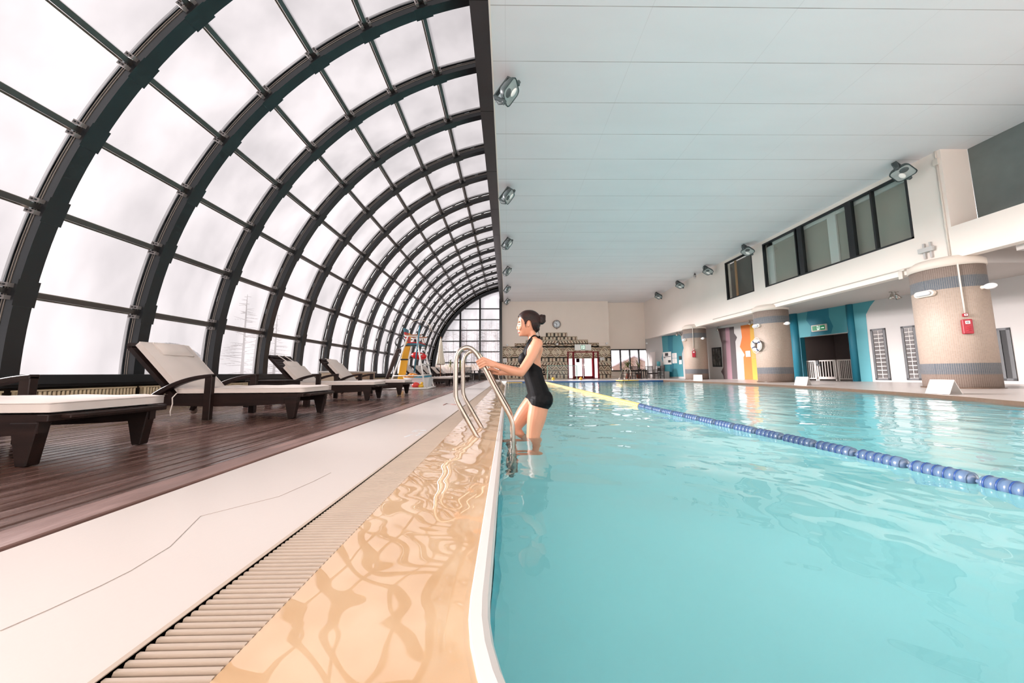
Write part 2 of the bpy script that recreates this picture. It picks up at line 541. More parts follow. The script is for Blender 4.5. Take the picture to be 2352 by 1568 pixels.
# beige coping and white nosing, following the pool outline
def off_outline(d):
    return [(XL - d, YF)] + arc_pts(CX, CY, CR + d, 180, 270, 14) + [(7.0, CY - CR - d)]
def outer_edge():
    return [(XL - 0.446, YF)] + [(XL - 0.446, CY - (CY + 0.25) * i / 14) for i in range(15)] + [(7.0, CY - CR - 0.446)]
cp = MB()
rows = [(0.446, -0.002), (0.10, -0.052), (0.062, -0.056), (0.050, -0.058)]
for (d0, z0), (d1, z1) in zip(rows[:-1], rows[1:]):
    ring_quads(cp, off_outline(d1), outer_edge() if d0 > 0.4 else off_outline(d0), z1, z0, 0)
ring_quads(cp, outer_edge(), outer_edge(), -0.002, -0.12, 0)
cop = cp.build('trim_2', [M_coping])
for p in cop.data.polygons: p.use_smooth = True
struct(cop, 'wet beige tiled coping sloping to the pool edge', 'coping')
ns = MB()
prof = [(0.052, -0.3), (0.050, -0.056), (0.046, -0.051), (0.020, -0.052), (0.006, -0.057), (0.0, -0.068), (0.0, -0.16)]
for (d0, z0), (d1, z1) in zip(prof[:-1], prof[1:]):
    ring_quads(ns, off_outline(d1), off_outline(d0), z1, z0, 0)
M_nose = mat('white_nosing', '#ccc8c5', rough=0.25)
nose = ns.build('trim_3', [M_nose])
for p in nose.data.polygons: p.use_smooth = True
struct(nose, 'rounded white nosing on the pool edge, curving right near the camera', 'pool edge')

# pool basin
pb = MB()
ol = outline[:-1]
inner = ol + [(9.7, YF)]
k = len(inner)
top = [(p[0], p[1], -0.10) for p in inner]; bot = [(p[0], p[1], PD) for p in inner]
pb.add(top + bot, [(i, (i + 1) % k, k + (i + 1) % k, k + i) for i in range(k)], 1)
pb.add(bot, [tuple(range(k))], 0)
pb.add([(XL - .01, YF, 0), (9.7, YF, 0), (9.7, YF, -0.12), (XL - .01, YF, -0.12)], [(3, 2, 1, 0)], 2)
M_blueband = mat('blue_band_tile', '#1f4f8f', rough=0.3)
pool = pb.build('floor', [M_pool, M_poolwall, M_blueband])
struct(pool, 'turquoise tiled swimming pool basin with a dark blue line at the far end', 'pool')
wt = MB()
wt.add([(p[0], p[1], ZWAT) for p in inner], [tuple(range(k))], 0)
water = wt.build('pool_water', [M_water])
struct(water, 'clear turquoise rippled water filling the swimming pool', 'water')

# ceiling and the dark beam along the glass vault
c = MB(); c.box(-0.27, XR, YROOF, 27.6, ZC, ZC + 0.3)
ceil_ = c.build('ceiling', [M_ceil]); struct(ceil_, 'pale grey panelled ceiling over the pool', 'ceiling')
b = MB(); b.box(-0.57, -0.262, YROOF, YB, ZC - 0.02, 8.1, 0); b.box(-0.265, -0.235, YROOF, YB, ZC - 0.03, ZC + .05, 1)
for i in range(12): b.box(-0.571, -0.2615, 0.2 + 2.2 * i, 0.2 + 2.2 * i + 0.012, ZC - 0.021, ZC, 2)
beam = b.build('trim_4', [M_brownbeam, M_cream, M_black]); struct(beam, 'dark brown steel beam between the glass vault and the ceiling', 'beam')

fw = MB(); fw.box(-6.5, XR, YN - 0.2, YN, 2.6, 8.2)  # added out of view to keep open sky off the near ceiling
o = fw.build('light_block', [M_tan]); struct(o, 'unseen upper panel added behind the camera to block sky light', 'wall')
# ---------------------------------------------------------------- glass vault
VX, VZ, VR = 0.97, 0.63, 7.21
A0, DA = 172.6, 8.85
NODE = [A0 - DA * i for i in range(9)]                    # purlin angles
def V(a, r): return (VX + r * cos(radians(a)), VZ + r * sin(radians(a)))
A_SILL, A_TOP = 181.6, 102.2
def sweep(mb, r0, r1, y0, y1, a0=A_SILL, a1=A_TOP, n=44, m=0):
    vs = []
    for i in range(n + 1):
        a = a0 + (a1 - a0) * i / n
        for r, yy in ((r0, y0), (r0, y1), (r1, y1), (r1, y0)):
            p = V(a, r); vs.append((p[0], yy, p[1]))
    fs = []
    for i in range(n):
        for j in range(4):
            fs.append((i * 4 + j, i * 4 + (j + 1) % 4, (i + 1) * 4 + (j + 1) % 4, (i + 1) * 4 + j))
    fs += [(3, 2, 1, 0), (n * 4, n * 4 + 1, n * 4 + 2, n * 4 + 3)]
    mb.add(vs, fs, m)
RIBW = 0.16
M_purlin = mat('purlin_metal', '#5a5553', rough=0.32, metal=0.85)
rb = MB()
sweep(rb, VR - 0.15, VR + 0.0, 0, RIBW)
sweep(rb, VR + 0.08, VR + 0.13, 0.03, RIBW - 0.03)
sweep(rb, VR - 0.045, VR - 0.037, -0.006, 0.0, m=1)
sweep(rb, VR - 0.012, VR - 0.004, -0.006, 0.0, m=1)
for a in NODE[:-1]:
    sweep(rb, VR - 0.154, VR - 0.146, -0.012, RIBW + 0.02, a + 1.35, a - 1.35, 4)
    sweep(rb, VR - 0.01, VR + 0.085, 0.05, 0.11, a + 0.5, a - 0.5, 1)
    sweep(rb, VR - 0.01, VR + 0.085, 0.05, 0.11, a + 0.5 - DA / 2, a - 0.5 - DA / 2, 1)
rib_me = rb.mesh('rib', [M_rib, M_dark2])
M_brk = mat('bracket_grey', '#8f8a88', rough=0.4, metal=0.5)
br = MB()
def bracket(mb, a):
    for s in (-1, 1):
        a1 = a + s * 0.62
        p0 = V(a1, VR - 0.10); p1 = V(a1, VR + 0.03)
        mb.bar((p0[0], -0.028, p0[1]), (p1[0], -0.028, p1[1]), 0.052, 0.055, up=(0, 1, 0), m=0)
        for t in (0.3, 0.7):
            q = (p0[0] + (p1[0] - p0[0]) * t, p0[1] + (p1[1] - p0[1]) * t)
            mb.lathe([(0.012, 0), (0.012, 0.012)], 6, (q[0], -0.055, q[1]), (0, -1, 0), m=1)
brk_me = []
for a in NODE[:-1]:
    mb = MB(); bracket(mb, a); brk_me.append(mb.mesh('bracket', [M_brk, M_dark]))
ribY = [-5.8 + 1.4 * i for i in range(23)] + [26.3]        # 5.4 and 6.8 fall on this raster
ribs = []
for i, y in enumerate(ribY):
    o = bpy.data.objects.new('trim_%d' % (10 + i), rib_me); COL.objects.link(o)
    o.location = (0, y, 0)
    struct(o, 'dark curved steel rib of the glass vault', 'rib', 'curved ribs of the glass vault')
    for me in brk_me:
        q = bpy.data.objects.new('bracket', me); COL.objects.link(q); q.parent = o
# one bay of glazing: eleven panes and nine purlins
BAYL = 1.4
pn_me = []
ang = [A_SILL] + NODE
for a, b_ in zip(ang[:-1], ang[1:]):
    mb = MB()
    p = V(a - 0.35, VR + 0.09); q = V(b_ + 0.35, VR + 0.09)
    d = Vector((q[0] - p[0], 0, q[1] - p[1])).normalized(); nrm = Vector((d.z, 0, -d.x)) * 0.008
    vs = [(p[0], 0.14, p[1]), (p[0], 1.42, p[1]), (q[0], 1.42, q[1]), (q[0], 0.14, q[1])]
    vs += [(v[0] + nrm.x, v[1], v[2] + nrm.z) for v in vs]
    mb.add(vs, [(0, 1, 2, 3), (7, 6, 5, 4), (0, 4, 5, 1), (1, 5, 6, 2), (2, 6, 7, 3), (3, 7, 4, 0)])
    pn_me.append(mb.mesh('pane', [M_pane]))
pu_me = []
for a in NODE:
    mb = MB()
    p0 = V(a, VR - 0.06); p1 = V(a, VR + 0.12)
    t = Vector((-sin(radians(a)), 0, cos(radians(a)))); r_ = Vector((cos(radians(a)), 0, sin(radians(a))))
    def rect(c0, c1, wt_):
        vs = []
        for yy in (RIBW, BAYL):
            for rr, ss in ((c0, -1), (c0, 1), (c1, 1), (c1, -1)):
                q = Vector((VX, 0, VZ)) + r_ * rr + t * (wt_ * ss); vs.append((q.x, yy, q.z))
        return vs
    F6 = [(0, 1, 2, 3), (7, 6, 5, 4), (0, 4, 5, 1), (1, 5, 6, 2), (2, 6, 7, 3), (3, 7, 4, 0)]
    mb.add(rect(VR - 0.075, VR - 0.01, 0.034), F6, 0)
    mb.add(rect(VR - 0.01, VR + 0.07, 0.018), F6, 0)
    mb.add(rect(VR + 0.07, VR + 0.12, 0.05), F6, 0)
    mb.add(rect(VR + 0.066, VR + 0.070, 0.052), F6, 1)
    pu_me.append(mb.mesh('purlin', [M_purlin, M_dark2]))
for i in range(len(ribY) - 1):
    w = empty('window_%d' % (10 + i), (0, ribY[i], 0))
    struct(w, 'curved bay of fogged glass panes in the vault between two ribs', 'window', 'glazed bays of the vault')
    s = (ribY[i + 1] - ribY[i]) / BAYL
    w.scale = (1, s, 1)
    for me in pn_me:
        q = bpy.data.objects.new('pane', me); COL.objects.link(q); q.parent = w
    for me in pu_me:
        q = bpy.data.objects.new('purlin', me); COL.objects.link(q); q.parent = w
# sill, low wall
sl = MB()
sl.box(-6.42, -6.03, YN, 26.4, 0.40, 0.53, 0); sl.box(-6.42, -6.12, YN, 26.4, 0.36, 0.42, 0)
sill = sl.build('trim_5', [M_dark], bevel=0.008); struct(sill, 'black steel sill beam under the glass vault', 'sill')
lw = MB(); lw.box(-6.5, -6.3, YN, 26.5, -0.3, 0.4, 0)
M_lowwall = mat('low_wall', '#57483f', rough=0.8, var=0.3, vscale=6)
o = lw.build('wall_left', [M_lowwall]); struct(o, 'low dark wall behind the radiators under the glass vault', 'wall')

# ---------------------------------------------------------------- gable of the vault at the far end
gb = MB()
GY = 26.42
sweep(gb, 6.82, 7.38, 26.3, 26.52, n=44)
gv = [at_y(u, 800, GY).x for u in (1057, 1102.5)]
gh = [at_y(1120, v, GY).z for v in (709, 734, 758, 783, 807.5, 832)]
def zarch(x, r=6.85): 
    d = r * r - (x - VX) ** 2
    return VZ + sqrt(d) if d > 0 else VZ
for x in gv: gb.box(x - 0.07, x + 0.07, GY - 0.07, GY + 0.07, 0.5, zarch(x) + 0.05)
gb.box(-0.62, -0.40, GY - 0.12, YB + 0.1, 0.0, ZC + 0.2)
def xarch(z, r=6.85):
    return VX - sqrt(max(0, r * r - (z - VZ) ** 2))
for z in gh: gb.box(xarch(z) - 0.03, -0.5, GY - 0.035, GY + 0.035, z - 0.038, z + 0.038)
gb.box(-6.1, -0.5, GY - 0.12, GY + 0.12, 0.36, 0.54)
gf = gb.build('window_1', [M_rib]); struct(gf, 'tall dark framed gable window closing the far end of the vault', 'window')
pan = MB()
poly = [(-0.5, 0.5)] + [(-0.5, zarch(-0.5, 7.0))]
pts = [(V(a, 7.0)) for a in [102 + (181 - 102) * i / 24 for i in range(25)]]
pan.prism([(p[0], p[1]) for p in ([(-0.5, 0.5)] + pts)], (0, GY - 0.006, 0), (1, 0, 0), (0, 0, 1), (0, 0.012, 0))
pan.build('pane', [M_pane2], gf)
lw = MB(); lw.box(-6.4, -0.45, GY - 0.05, GY + 0.15, -0.2, 0.4)
o = lw.build('wall_back', [M_lowwall]); struct(o, 'low wall under the far gable window', 'wall')

# ---------------------------------------------------------------- back wall of the pool hall
xa, xb = -0.43, at_y(1399.5, 780, YB).x
dx0, dx1 = at_y(1305, 840, YB).x, at_y(1374, 840, YB).x
dz0, dz1 = 0.0, at_y(1340, 808.5, YB).z
bw = MB()
bw.box(xa, dx0, YB, YB + 0.3, -0.2, ZC); bw.box(dx1, xb, YB, YB + 0.3, -0.2, ZC); bw.box(dx0, dx1, YB, YB + 0.3, dz1, ZC)
YB2 = 27.1
wx0, wx1 = at_y(1403, 830, YB2).x, at_y(1486, 830, YB2).x
wz0, wz1 = at_y(1440, 852.5, YB2).z, at_y(1440, 801.5, YB2).z
bw.box(xb - 0.3, xb, YB + .3, YB2, -0.2, ZC)
o = bw.build('wall_back', [M_tan]); struct(o, 'beige back wall of the pool hall with the clock', 'wall')
b2 = MB()
b2.box(xb - .3, XW + 2, YB2, YB2 + 0.3, wz1, ZC); b2.box(xb - .3, wx0, YB2, YB2 + .3, -0.2, wz1); b2.box(wx1, XW + 2, YB2, YB2 + .3, -0.2, wz1); b2.box(wx0, wx1, YB2, YB2 + .3, -0.2, wz0)
o = b2.build('wall_back', [M_tan]); struct(o, 'recessed beige end wall above the far window at the right corner', 'wall')
wf = MB()
for t in (0, .27, .53, .78, 1):
    xx = wx0 + (wx1 - wx0) * t
    wf.box(xx - 0.05, xx + 0.05, YB2 - 0.05, YB2 + 0.1, wz0, wz1)
wf.box(wx0, wx1, YB2 - 0.05, YB2 + .1, wz1 - 0.1, wz1); wf.box(wx0, wx1, YB2 - 0.05, YB2 + .1, wz0, wz0 + 0.1)
o = wf.build('window_2', [M_dark]); struct(o, 'low black framed window in the far right corner with a hut outside', 'window')
p = MB(); p.box(wx0, wx1, YB2 + 0.02, YB2 + 0.03, wz0, wz1); p.build('pane', [M_pane3], o)

# ---------------------------------------------------------------- right side: upper wall with windows, soffit, recess
rw = MB()
W1 = (8.80, 14.18); W2 = (14.85, 16.75); WZ = (4.26, 6.27)
T = 0.28
rw.box(XW, XW + T, 14.18, 14.85, WZ[0], WZ[1]); rw.box(XW, XW + T, 16.75, YB2, WZ[0], WZ[1]); rw.box(XW, XW + T, 8.03, 8.80, WZ[0], WZ[1])
rw.box(XW, XW + T, 8.03, YB2, WZ[1], ZC); rw.box(XW, XW + T, 8.03, YB2, 3.27, WZ[0])
rw.box(XW, XW + T, YN, 8.03, 3.40, 4.24)
rw.box(XW + T, XW + 0.75, 8.03, 8.6, 4.2, ZC)
o = rw.build('wall_right', [M_cream]); struct(o, 'cream upper wall on the right with dark framed windows', 'wall')
so = MB(); so.box(XW + T, XR, 8.03, YB2, 3.27, 4.2); so.box(XW + T, XR, YN, 8.03, 3.62, 4.2); so.box(XW + T, XR, 6.9, 7.2, 3.27, 3.7)
M_soff = mat('soffit_grey', '#c2bcb7', rough=0.7, var=0.04, vscale=1)
o = so.build('ceiling', [M_soff]); struct(o, 'lower grey soffit behind the round tiled columns on the right', 'ceiling')
dk = MB(); dk.box(XW + 0.76, XW + 0.8, YN, 8.03, 4.2, ZC)
M_dkpanel = mat('balcony_screen', '#6b7472', rough=0.5, var=0.15, vscale=3)
o = dk.build('wall_right', [M_dkpanel]); struct(o, 'dark grey screen behind the balcony parapet at upper right', 'wall')
# slanted wall behind the columns
def back_x(y): return 12.1 + 0.2 * (25 - y)
BT = Vector((0.2, -1, 0)).normalized()          # along the wall, left to right in view
BN = Vector((-1, -0.2, 0)).normalized()         # out of the wall towards the pool
BO = Vector((back_x(25), 25, 0))
def on_back(u, v):
    d = ray(u, v); t = (BO - CAM).dot(BN) / d.dot(BN); p = CAM + d * t
    return ((p - BO).dot(BT), p.z)
def c5(x, y): return (1480 + x / 4.126, 520 + y / 4.126)
def c6(x, y): return (1800 + x / 3.733, 540 + y / 3.733)
def c4(x, y): return (1140 + x / 5.6, 680 + y / 5.6)
al0, al1 = on_back(*c6(150, 1000))[0], on_back(*c6(570, 1000))[0]
alz = on_back(*c6(330, 858))[1]
rb_ = MB()
SEND = 22.0
def wall_piece(mb, s0, s1, z0, z1, m=0, th=0.25, out=0.0):
    mb.prism([(s0, z0), (s1, z0), (s1, z1), (s0, z1)], BO + BN * out, BT, (0, 0, 1), BN * (-th), m)
wall_piece(rb_, -2.2, al0, -0.2, 3.3); wall_piece(rb_, al1, SEND, -0.2, 3.3); wall_piece(rb_, al0, al1, alz, 3.3)
o = rb_.build('wall_right', [M_gwall]); struct(o, 'pale grey lower wall with painted murals behind the columns', 'wall')
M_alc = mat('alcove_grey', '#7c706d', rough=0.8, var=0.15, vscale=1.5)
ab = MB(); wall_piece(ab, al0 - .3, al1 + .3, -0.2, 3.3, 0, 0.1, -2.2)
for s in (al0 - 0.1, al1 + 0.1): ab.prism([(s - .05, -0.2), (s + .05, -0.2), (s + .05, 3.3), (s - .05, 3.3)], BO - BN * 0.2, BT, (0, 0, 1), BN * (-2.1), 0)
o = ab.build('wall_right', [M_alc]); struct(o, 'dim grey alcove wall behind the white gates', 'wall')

# the two upper windows: dark frame, panes, blinds behind
M_blind = mat('roller_blind', '#aba79d', rough=0.75, var=0.04, vscale=2)
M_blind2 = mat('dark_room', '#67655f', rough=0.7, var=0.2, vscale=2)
M_clear = None
def clear_mat():
    m, nt, n, l, b = nodes_of('window_glass')
    n.remove(b); out = n['Material Output']
    tr = n.new('ShaderNodeBsdfTransparent'); tr.inputs['Color'].default_value = (0.93, 0.95, 0.94, 1)
    gl = n.new('ShaderNodeBsdfGlossy'); gl.inputs['Roughness'].default_value = 0.02
    lw_ = n.new('ShaderNodeLayerWeight'); lw_.inputs['Blend'].default_value = 0.5
    pw = n.new('ShaderNodeMath'); pw.operation = 'POWER'; pw.inputs[1].default_value = 5
    l.new(lw_.outputs['Facing'], pw.inputs[0])
    fr = n.new('ShaderNodeMath'); fr.operation = 'MULTIPLY_ADD'; fr.inputs[1].default_value = 0.8; fr.inputs[2].default_value = 0.03
    l.new(pw.outputs[0], fr.inputs[0])
    mx = n.new('ShaderNodeMixShader')
    l.new(fr.outputs[0], mx.inputs[0]); l.new(tr.outputs[0], mx.inputs[1]); l.new(gl.outputs[0], mx.inputs[2]); l.new(mx.outputs[0], out.inputs['Surface'])
    return m
M_clear = clear_mat()
def upper_window(name, y0, y1, mull, label):
    f = MB(); w = 0.055
    f.box(XW - 0.01, XW + 0.12, y0, y1, WZ[1] - w, WZ[1]); f.box(XW - 0.01, XW + 0.12, y0, y1, WZ[0], WZ[0] + w)
    f.box(XW - 0.01, XW + 0.12, y0, y0 + w, WZ[0], WZ[1]); f.box(XW - 0.01, XW + 0.12, y1 - w, y1, WZ[0], WZ[1])
    for ym, wm in mull: f.box(XW - 0.005, XW + 0.11, ym - wm, ym + wm, WZ[0], WZ[1])
    o = f.build(name, [M_dark]); struct(o, label, 'window')
    g = MB(); g.box(XW + 0.05, XW + 0.06, y0, y1, WZ[0], WZ[1]); g.build('pane', [M_clear], o)
    return o
w1 = upper_window('window_3', W1[0], W1[1], [(12.32, 0.10), (10.45, 0.10), (9.75, 0.025), (12.52, 0.02)], 'long dark framed window with grey blinds high on the right wall')
bl = MB(); bl.box(XW + 0.24, XW + 0.26, W1[0] - .1, W1[1] - 0.35, WZ[0] - 0.05, WZ[1] - 0.16); bl.build('blind', [M_blind], w1)
hd = MB(); hd.box(XW + 0.18, XW + 0.30, W1[0] - .1, W1[1], WZ[1] - 0.16, WZ[1] + 0.02, 0); hd.box(XW + 0.17, XW + .23, 11.05, 11.35, WZ[0], WZ[1], 0); hd.box(XW + .18, XW + .28, W1[1] - .35, W1[1] + .1, WZ[0] - .02, WZ[1], 0)
M_hd = mat('blind_rail', '#d9dbd8', rough=0.5)
hd.build('blind_rail', [M_hd], w1)
w2 = upper_window('window_4', W2[0], W2[1], [], 'small dark window beside the long one high on the right wall')
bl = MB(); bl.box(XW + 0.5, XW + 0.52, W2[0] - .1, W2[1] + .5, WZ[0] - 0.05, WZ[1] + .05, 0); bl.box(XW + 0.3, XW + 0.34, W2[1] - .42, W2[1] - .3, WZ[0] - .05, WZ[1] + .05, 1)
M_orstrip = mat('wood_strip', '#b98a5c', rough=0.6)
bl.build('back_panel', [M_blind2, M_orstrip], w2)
# ================================================================== COLUMNS, MURALS, ALCOVE
COLS = [(11.95, 8.44, 0.635), (11.95, 14.36, 0.64), (11.95, 20.38, 0.65)]
BANDS = [(0, '#7d6c61'), (0.33, '#566069'), (0.62, '#a59384'), (2.56, '#566069'), (2.85, '#7e6e64')]
M_coltile = grid_tile_mat('column_mosaic', '#a59384', '#b0a69d', size=0.036, gap=0.10, bands=BANDS, radius=0.64, rough=0.6)
M_collar = mat('column_collar', '#d9cec2', rough=0.6)
col_lab = ['broad round mosaic column closest to the camera at right', 'round mosaic column with the life ring', 'round mosaic column farthest back by the notice boards']
for (cx, cyy, r), lab in zip(COLS, col_lab):
    mb = MB(); mb.lathe([(r, 0.0), (r, 3.14)], 64)
    o = mb.build('mosaic_column', [M_coltile], loc=(cx, cyy, 0.04))
    struct(o, lab, 'column')
    cb = MB(); cb.lathe([(r + 0.025, 3.14), (r + 0.025, 3.30), (r - 0.1, 3.42)], 48); cb.build('collar', [M_collar], o)
    pl = MB(); pl.lathe([(r + 0.04, -0.02), (r + 0.04, 0.012)], 48); pl.build('plinth', [M_lip], o)

def on_col(i, u, v, eps=0.0):
    cx, cyy, r = COLS[i]; r += eps
    d = ray(u, v); a = d.x ** 2 + d.y ** 2; b = -2 * (d.x * cx + d.y * cyy); c = cx * cx + cyy * cyy - r * r
    disc = b * b - 4 * a * c
    t = (-b - sqrt(max(0, disc))) / (2 * a)
    p = CAM + d * t
    return p, Vector((p.x - cx, p.y - cyy, 0)).normalized()

M_teal = mat('teal_paint', '#3b8b97', rough=0.6, var=0.06, vscale=2)
M_teal2 = mat('deep_teal_paint', '#1a7286', rough=0.6, var=0.08, vscale=2)
M_teal3 = mat('pale_teal_paint', '#46929c', rough=0.6, var=0.05, vscale=2)
M_plum = mat('plum_paint', '#5a4a4a', rough=0.6); M_rose = mat('rose_paint', '#83606a', rough=0.6); M_umber = mat('umber_paint', '#443a3b', rough=0.6)
M_orange = mat('orange_paint', '#d06f1d', rough=0.6, var=0.06, vscale=3); M_yellow = mat('yellow_paint', '#c99a30', rough=0.6)
def wall_poly(name, pts, m, parent=None, th=0.006, out=0.0):
    mb = MB(); mb.prism([on_back(*p) for p in pts], BO + BN * out, BT, (0, 0, 1), BN * th, 0)
    return mb.build(name, [m], parent)
P = lambda f, *q: [f(*p) for p in q]
o = wall_poly('painted_mural', P(c5, (165, 1040), (350, 1022), (348, 1060), (372, 1150), (356, 1205), (374, 1422), (195, 1425), (182, 1300), (165, 1250), (176, 1180)), M_teal)
struct(o, 'teal painted mural on the far lower wall behind the notice boards', 'mural')
wall_poly('dark_stripe', P(c5, (222, 1035), (272, 1031), (268, 1140), (280, 1300), (275, 1424), (240, 1424), (245, 1250), (225, 1150)), M_teal2, o, 0.009)
o = wall_poly('painted_mural', P(c5, (700, 968), (848, 948), (850, 1010), (878, 1050), (862, 1090), (885, 1446), (755, 1446), (748, 1410), (728, 1375), (748, 1335), (735, 1110), (718, 1050)), M_plum)
struct(o, 'plum and rose striped mural between the two farther columns', 'mural')
wall_poly('rose_stripe', P(c5, (768, 964), (806, 957), (836, 1446), (790, 1446)), M_rose, o, 0.009)
wall_poly('dark_stripe', P(c5, (806, 957), (848, 950), (850, 1010), (878, 1050), (862, 1090), (885, 1446), (836, 1446)), M_umber, o, 0.009)
o = wall_poly('painted_mural', P(c5, (912, 940), (1040, 920), (1085, 1452), (952, 1450), (940, 1240), (952, 1215), (906, 1140), (926, 1050)), M_orange)
struct(o, 'orange and yellow mural left of the column with the life ring', 'mural')
wall_poly('yellow_stripe', P(c5, (1000, 926), (1060, 916), (1100, 1452), (1032, 1451), (1010, 1180)), M_yellow, o, 0.009)
o = wall_poly('painted_mural', P(c6, (20, 692), (535, 590), (548, 830), (112, 882), (130, 1260), (60, 1262)), M_teal3)
struct(o, 'teal painted lintel above the gated alcove', 'mural')
wall_poly('dark_wave', P(c6, (205, 655), (385, 624), (388, 700), (425, 780), (408, 840), (230, 866), (240, 790), (195, 730)), M_teal2, o, 0.009)
o = wall_poly('painted_mural', P(c6, (560, 590), (790, 548), (760, 585), (740, 612), (705, 680), (735, 1000), (765, 1262), (640, 1264)), M_teal3)
struct(o, 'teal painted wall with a ragged edge right of the gated alcove', 'mural')
jm = MB()
for s in (al0, al1): jm.prism([(s - .012, -0.1), (s + .012, -0.1), (s + .012, alz + .01), (s - .012, alz + .01)], BO + BN * 0.004, BT, (0, 0, 1), BN * (-0.27))
o = jm.build('trim_6', [M_teal2]); struct(o, 'teal painted jambs of the gated alcove', 'jamb')
# two round teal posts of the alcove
for (u0, u1, lab) in ((c6(72, 1000)[0], c6(150, 1000)[0], 'left round teal post of the gated alcove'), (c6(566, 1000)[0], c6(640, 1000)[0], 'right round teal post of the gated alcove')):
    s0 = on_back(u0, 800)[0]; s1 = on_back(u1, 800)[0]
    p = BO + BT * ((s0 + s1) / 2)
    r = (s1 - s0) / 2 * 0.82
    mb = MB(); mb.lathe([(r, 0.0), (r, 3.27)], 32)
    o = mb.build('teal_post', [M_teal2], loc=(p.x, p.y, 0.03)); struct(o, lab, 'post')

# glass block windows
M_block = mat('glass_block', '#625d5b', rough=0.15, var=0.35, vscale=14)
M_blockgr = mat('block_grout', '#d8d2cc', rough=0.6)
def block_window(name, pts, lab, nx=2, ny=12):
    q = [on_back(*p) for p in pts]
    s0 = (q[0][0] + q[3][0]) / 2; s1 = (q[1][0] + q[2][0]) / 2; z1 = (q[0][1] + q[1][1]) / 2; z0 = (q[2][1] + q[3][1]) / 2
    fr = MB(); w = 0.07
    for a, b, c, d in ((s0, s1, z0, z0 + w), (s0, s1, z1 - w, z1), (s0, s0 + w, z0, z1), (s1 - w, s1, z0, z1)):
        fr.prism([(a, c), (b, c), (b, d), (a, d)], BO, BT, (0, 0, 1), BN * 0.03)
    o = fr.build(name, [M_dark]); struct(o, lab, 'window')
    g = MB(); s0 += w; s1 -= w; z0 += w; z1 -= w
    g.prism([(s0, z0), (s1, z0), (s1, z1), (s0, z1)], BO, BT, (0, 0, 1), BN * 0.008, 1)
    for i in range(nx):
        for j in range(ny):
            a = s0 + (s1 - s0) * i / nx + 0.014; b = s0 + (s1 - s0) * (i + 1) / nx - 0.014
            c = z0 + (z1 - z0) * j / ny + 0.014; d = z0 + (z1 - z0) * (j + 1) / ny - 0.014
            g.prism([(a, c), (b, c), (b, d), (a, d)], BO, BT, (0, 0, 1), BN * 0.02, 0)
    g.build('glass_blocks', [M_block, M_blockgr], o)
    return o
block_window('window_5', P(c6, (743, 805), (872, 797), (920, 1240), (792, 1243)), 'narrow black framed glass block window beside the teal wall')
block_window('window_6', P(c6, (1007, 783), (1130, 772), (1190, 1242), (1058, 1243)), 'narrow black framed glass block window beside the broad column')
M_grille = mat('grille_dark', '#2b2b2b', rough=0.4, var=0.3, vscale=30)
o = block_window('window_7', P(c6, (1822, 800), (1945, 790), (2003, 1245), (1885, 1250)), 'dark gridded window right of the broad column', 5, 40)
o.children[0].data.materials[0] = M_grille; o.children[0].data.materials[1] = mat('grille_gap', '#171717', rough=0.6)
# dark window between far columns
q = P(c5, (640, 1150), (728, 1142), (740, 1330), (652, 1330))
o = wall_poly('window_8', q, M_dark, None, 0.03); struct(o, 'small dark framed window between the two farther columns', 'window')
s = [on_back(*p) for p in q]; sm = [(sum(a[0] for a in s) / 4), (sum(a[1] for a in s) / 4)]
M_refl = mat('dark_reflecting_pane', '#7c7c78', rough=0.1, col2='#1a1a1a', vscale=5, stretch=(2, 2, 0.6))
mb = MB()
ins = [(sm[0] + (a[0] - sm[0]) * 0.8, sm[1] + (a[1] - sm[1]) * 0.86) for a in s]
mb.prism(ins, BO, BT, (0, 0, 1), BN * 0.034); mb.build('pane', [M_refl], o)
for k_ in (0.33, 0.66):
    a = ins[0][0] + (ins[1][0] - ins[0][0]) * k_
    b = MB(); b.prism([(a - .02, ins[2][1]), (a + .02, ins[2][1]), (a + .02, ins[0][1]), (a - .02, ins[0][1])], BO, BT, (0, 0, 1), BN * 0.04); b.build('mullion', [M_dark], o)
# pale door at the far end of the lower wall
q = P(c4, (1978, 722), (2048, 716), (2050, 1050), (1985, 1052))
o = wall_poly('door_2', q, mat('pale_door', '#d9cfca', rough=0.5), None, 0.02); struct(o, 'pale flush door at the far end of the lower wall', 'door')

# gates in the alcove
M_gate = mat('gate_white', '#c9c2bc', rough=0.4)
def fence(name, ua, ub, lab, n, kind):
    s0 = on_back(ua, 850)[0]; s1 = on_back(ub, 850)[0]
    z0, z1 = 0.12, 0.98
    rt = empty(name, tuple(BO + BT * s0 + BN * (-0.25)), atan2(BT.y, BT.x), lab, 'gate' if kind else 'railing')
    L = s1 - s0
    f = MB()
    th = 0.03 if kind else 0.02
    f.box(0, L, -th, th, z1 - 0.05, z1); f.box(0, L, -th, th, z0, z0 + 0.05 + 0.06 * kind)
    f.box(0, 0.05, -th, th, 0.03, z1); f.box(L - 0.05, L, -th, th, 0.03, z1)
    f.build('frame', [M_gate], rt)
    for i in range(n):
        b = MB(); x = 0.05 + (L - 0.1) * (i + 0.5) / n
        b.box(x - 0.014, x + 0.014, -0.012, 0.012, z0 + 0.05, z1 - 0.05); b.build('bar', [M_gate], rt)
    return rt
fence('railing', c6(150, 1100)[0], c6(248, 1100)[0], 'short white barred railing left of the alcove gate', 5, 0)
gt = fence('gate', c6(256, 1100)[0], c6(418, 1100)[0], 'white barred gate in the middle of the alcove', 6, 1)
lk = MB(); lk.box(-0.02, 0.1, -0.06, 0.06, 0.80, 0.98); lk.box(0.0, 0.16, -0.05, 0.03, 0.72, 0.80); lk.build('lock', [M_dark], gt, bevel=0.01)
fence('railing', c6(428, 1100)[0], c6(580, 1100)[0], 'white barred railing right of the alcove gate', 8, 0)

